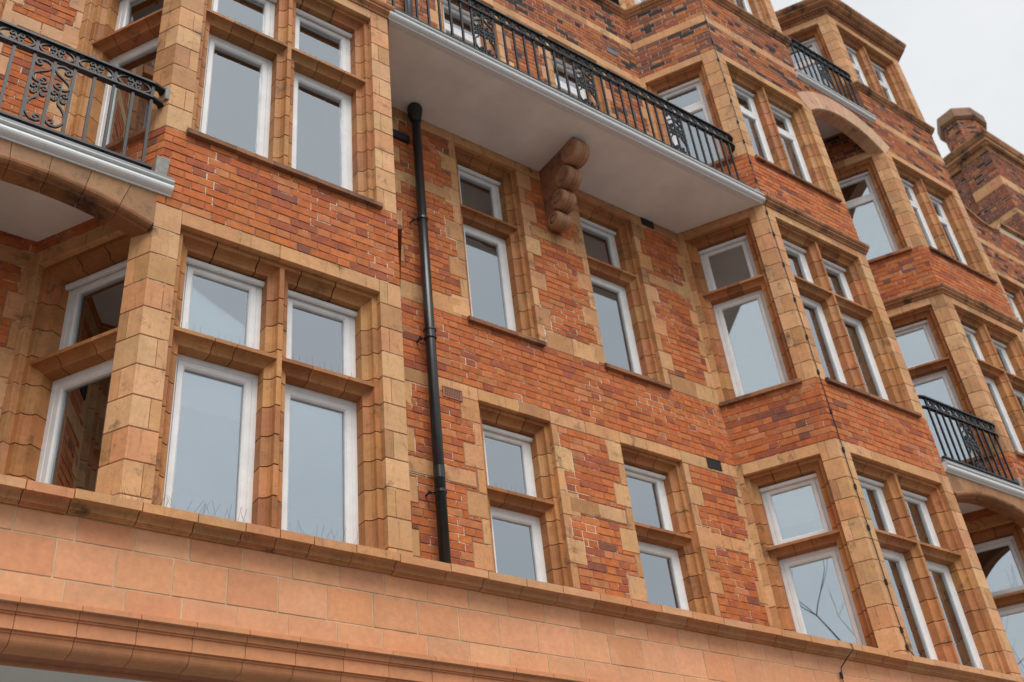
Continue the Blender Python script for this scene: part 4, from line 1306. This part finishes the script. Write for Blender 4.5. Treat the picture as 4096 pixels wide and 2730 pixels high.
# ------------------------------------------------------------------ ground
mb = MB(); S = 400
mb.add([(-S, -S, GROUND), (S, -S, GROUND), (S, S, GROUND), (-S, S, GROUND)], [(0, 1, 2, 3)])
g = mb.build('ground', 'pave'); g['kind'] = 'structure'
mb = MB(); box_to(mb, Frame(-60, 0, 0), 0, 120, GROUND + 0.004, GROUND + 0.125, -7.0, 2.2)
pv = mb.build('pavement', 'flags'); pv['kind'] = 'structure'
def tree(x, y, seed):
    r = random.Random(seed); tr, br = MB(), MB()
    def grow(p0, d, ln, rad, depth):
        pts = [p0]; dd = d.copy(); k = 4
        for i in range(k):
            dd = (dd + Vector((r.uniform(-.16, .16), r.uniform(-.16, .16), r.uniform(-.05, .12)))).normalized()
            pts.append(pts[-1] + dd * ln / k)
        (tr if depth == 0 else br).add(*tube(pts, [rad * (1 - 0.45 * i / k) for i in range(k + 1)], 7 if depth < 2 else 4))
        if depth >= 5: return
        for j in range(r.choice((3, 4)) if depth < 2 else r.choice((2, 3))):
            a = r.uniform(0, 2 * pi); sp = r.uniform(0.35, 0.8)
            side = Vector((cos(a), sin(a), r.uniform(0.0, 0.5)))
            grow(pts[r.choice((2, 3, 4, 4))], (dd * (1 - sp * 0.5) + side * sp).normalized(), ln * r.uniform(0.6, 0.78), rad * r.uniform(0.4, 0.55), depth + 1)
    grow(Vector((0, 0, 0)), Vector((0, 0, 1)), 5.2, 0.19, 0)
    e = bpy.data.objects.new('bare_tree', None); link(e); e.location = (x, y, GROUND + 0.12)
    subpart(tr, 'trunk', 'bark', e, True); subpart(br, 'crown', 'bark', e)
    tag(e, 'leafless street tree mirrored in the low side window beside the cable', 'tree')
tree(-8.6, -5.6, 4)

# ------------------------------------------------------------------ loose things: cable, spikes, curtains, leaning ironwork
def cable(name, pts, knots, label):
    mb = MB(); mb.add(*tube(pts, 0.0048, 8))
    o_ = mb.build(name, 'iron', None, True)
    tag(o_, label, 'cable')
    for k_ in knots:
        b = MB(); b.add(*tube([(k_[0], k_[1], k_[2] - 0.03), (k_[0], k_[1], k_[2] - 0.024), (k_[0], k_[1], k_[2] + 0.024), (k_[0], k_[1], k_[2] + 0.03)], [0.008, 0.0135, 0.0135, 0.008], 8))
        subpart(b, 'cable_clip', 'iron', o_)
    return o_
KN = [(5.272 + 0.066 * max(0, (5.4 - z)) / 5.4, -0.014, z) for z in (5.45, 5.10, 4.637, 4.123, 3.599, 3.128, 2.627, 2.159, 1.731, 1.274, 0.703, 0.228, 0.06)]
cp = [(5.27, -0.10, 5.70), (5.272, -0.085, 5.62), (5.272, -0.02, 5.56)]
for a, b in zip(KN[:-1], KN[1:]):
    cp += [a, ((a[0] + b[0]) / 2 + RND.uniform(-0.006, 0.006), -0.012, (a[2] + b[2]) / 2)]
cp += [KN[-1], (5.345, -0.05, -0.03)]
cable('light_cable', cp, KN, 'black clipped cable running down the brick corner of the bay below the long balcony')
KU = [(5.258, -0.014, z) for z in (5.98, 6.30, 6.66, 7.02, 7.42, 7.83, 8.24, 8.62, 9.05)]
cp = [(5.27, -0.085, 5.745), (5.262, -0.03, 5.80)] + KU + [(5.26, -0.02, 9.7)]
cable('light_cable', cp, KU, 'black clipped cable climbing the corner above the long balcony end')
cable('loose_cable', [(4.22, -0.06, -0.085), (4.235, -0.15, -0.088), (4.25, -0.19, -0.115), (4.248, -0.195, -0.16), (4.20, -0.15, -0.22), (4.165, -0.085, -0.29), (4.155, -0.075, -0.36), (4.158, -0.07, -0.45), (4.18, -0.07, -0.62)], [(4.157, -0.072, -0.355)], 'short black cable hooked over the shopfront cornice and hanging down the fascia')

def spikes(x0, x1, y, z, h, label, n_, group, lean=0.35):
    mb = MB()
    box_to(mb, Frame(x0, y, 0), 0, x1 - x0, z, z + 0.004, -0.01, 0.01)
    for i in range(n_):
        x = x0 + (x1 - x0) * (i + RND.uniform(0.2, 0.8)) / n_
        ax, ay = RND.uniform(-lean, lean), RND.uniform(-0.7 * lean, 0.5 * lean)
        hh = h * RND.uniform(0.7, 1.1)
        mb.add(*tube([(x, y, z), (x + ax * hh, y + ay * hh, z + hh)], 0.0008, 4))
    o_ = mb.build('bird_spikes', 'wire')
    tag(o_, label, 'bird spikes', group)
GS = 'thin wire bird spikes on the ledges'
spikes(-1.96, -1.70, -0.07, -0.083, 0.13, 'wire bird spikes on the cornice at the foot of the corner pier beside the arch', 16, GS, 0.8)
spikes(-1.70, -1.12, -0.07, -0.083, 0.13, 'wire bird spikes on the cornice below the left tall window of the nearest bay', 20, GS, 0.6)
spikes(-0.93, -0.25, -0.07, -0.083, 0.13, 'wire bird spikes on the cornice below the right tall window of the nearest bay', 18, GS, 0.6)
spikes(6.1, 6.9, -0.07, -0.083, 0.11, 'wire bird spikes on the cornice below the far bay with the cable', 22, GS, 0.5)
for (xa_, xb_, yy, zz, lb) in ((-1.66, -1.08, 0.085, 1.342, 'row of upright wire spikes on the left transom ledge of the nearest bay'),
                               (-0.90, -0.32, 0.085, 1.342, 'row of upright wire spikes on the right transom ledge of the nearest bay'),
                               (-1.66, -1.08, 0.085, 4.632, 'row of upright wire spikes on the upper left transom ledge, level with the balcony railing'),
                               (-0.90, -0.32, 0.085, 4.632, 'row of upright wire spikes on the upper right transom ledge below the dark moulding')):
    spikes(xa_, xb_, yy, zz, 0.085, lb, 11, GS, 0.06)
for a, b, lb in ((1.375, 2.195, 'row of upright wire spikes on the low transom of the window beside the drainpipe'), (3.068, 3.898, 'row of upright wire spikes on the low transom of the window beside the black vent')):
    spikes(a + 0.12, b - 0.12, YR + 0.085, 1.342, 0.085, lb, 12, GS, 0.06)

def curtain(fr, u0, u1, z0, z1, d, mat, label, group, waves=9):
    mb = MB(); k = waves * 8; v = []
    for i in range(k + 1):
        t = i / k
        dd = d + 0.022 * sin(t * waves * 2 * pi) + 0.008 * sin(t * 17)
        u = u0 + (u1 - u0) * t
        v += [fr.p(u, dd, z0), fr.p(u, dd + 0.004, z1)]
    f = [(2 * i, 2 * i + 2, 2 * i + 3, 2 * i + 1) for i in range(k)]
    mb.add(v, f)
    o_ = mb.build('curtain', mat, None, True)
    tag(o_, label, 'curtain', group)
Fb2 = Frame(BAYS[2], 0, 0)
curtain(Fb2, 0.30, 0.90, -0.1, 2.1, 0.40, 'curtain', 'brown curtain hanging behind the left lights of the low bay with the cable', 'brown curtains')
curtain(Fb2, 1.10, 1.66, -0.1, 2.1, 0.40, 'curtain', 'brown curtain hanging behind the right lights of the low bay with the cable', 'brown curtains')
curtain(Fb2, 0.30, 0.90, 3.1, 5.4, 0.40, 'curtain', 'brown curtain behind the left lights below the dark string course', 'brown curtains')
curtain(Fb2, 1.10, 1.66, 3.1, 5.4, 0.40, 'curtain', 'brown curtain behind the right lights below the dark string course', 'brown curtains')
curtain(Fb2, 0.30, 0.90, 6.5, 8.3, 0.40, 'curtain', 'brown curtain behind the left window above the dark string course', 'brown curtains')
curtain(Fb2, 1.10, 1.66, 6.5, 8.3, 0.40, 'curtain', 'brown curtain behind the right window beside the high arch', 'brown curtains')
def blind(fr, u0, u1, z0, z1, d, label):
    mb = MB(); box_to(mb, fr, u0, u1, z0, z1, d, d + 0.004); 
    o_ = mb.build('roller_blind', 'blind')
    r = MB(); r.add(*tube([fr.p(u0 - 0.01, d - 0.005, z1 + 0.01), fr.p(u1 + 0.01, d - 0.005, z1 + 0.01)], 0.02, 10)); subpart(r, 'roller', 'blind', o_)
    b = MB(); b.add(*tube([fr.p(u0, d, z0), fr.p(u1, d, z0)], 0.009, 8)); subpart(b, 'bottom_bar', 'pvc', o_)
    tag(o_, label, 'blind', 'white roller blinds')
RM = Frame(0, YR, 0)
blind(RM, 1.48, 2.09, 1.52, 2.09, 0.31, 'white roller blind in the low window beside the drainpipe')
blind(RM, 3.17, 3.79, 1.50, 2.09, 0.31, 'white roller blind in the low window near the black vent')
blind(RM, 1.48, 2.09, 5.76, 7.55, 0.31, 'white blind filling the lower half of the balcony door nearest the upper pipe')
blind(RM, 3.17, 3.79, 5.76, 7.45, 0.31, 'white blind filling the lower half of the balcony door behind the leaning ironwork')
blind(Frame(BAYS[2] - CX, YR, -60), 0.17, 0.79, 1.62, 2.09, 0.31, 'white blind pulled down in the upper side light of the low bay')
Fb1 = Frame(BAYS[1], 0, 0)
blind(Fb1, 0.285, 0.90, 0.92, 1.24, 0.31, 'white blind drawn a little way down behind the left tall window of the nearest bay')
blind(Fb1, 0.285, 0.90, 1.37, 2.06, 0.31, 'white blind filling the upper left light of the nearest bay')
blind(Fb1, 0.285, 0.90, 3.5, 4.5, 0.45, 'pale blind behind the left tall window above the near brick spandrel')
blind(Fb1, 1.07, 1.67, 3.12, 4.52, 0.45, 'pale blind behind the right tall window above the near brick spandrel')
# ironwork leaning on the long balcony
mb = MB()
A_, B_ = Vector((2.28, 0.42, 5.74)), Vector((3.02, 0.55, 6.62))
up = Vector((-0.11, 0, 0.09))
mb.add(*tube([A_, B_], 0.016, 6)); mb.add(*tube([A_ + up, B_ + up], 0.016, 6))
ip = mb.build('iron_panel', 'iron')
tag(ip, 'black scrolled iron panel leaning diagonally behind the long balcony railing', 'panel')
for i in range(5):
    c_ = A_ + (B_ - A_) * ((i + 0.5) / 5) + up * 0.5
    b = MB(); sp_ = [(c_.x + x, c_.y, c_.z + z) for x, z in spiral(0, 0, 0.006, 0.05, 0, 500, 16)]
    b.add(*tube(sp_, 0.007, 6)); subpart(b, 'scroll', 'iron', ip)
print('pieces', {k: len(v) for k, v in PIECES.items()}, 'objects', len(bpy.data.objects))
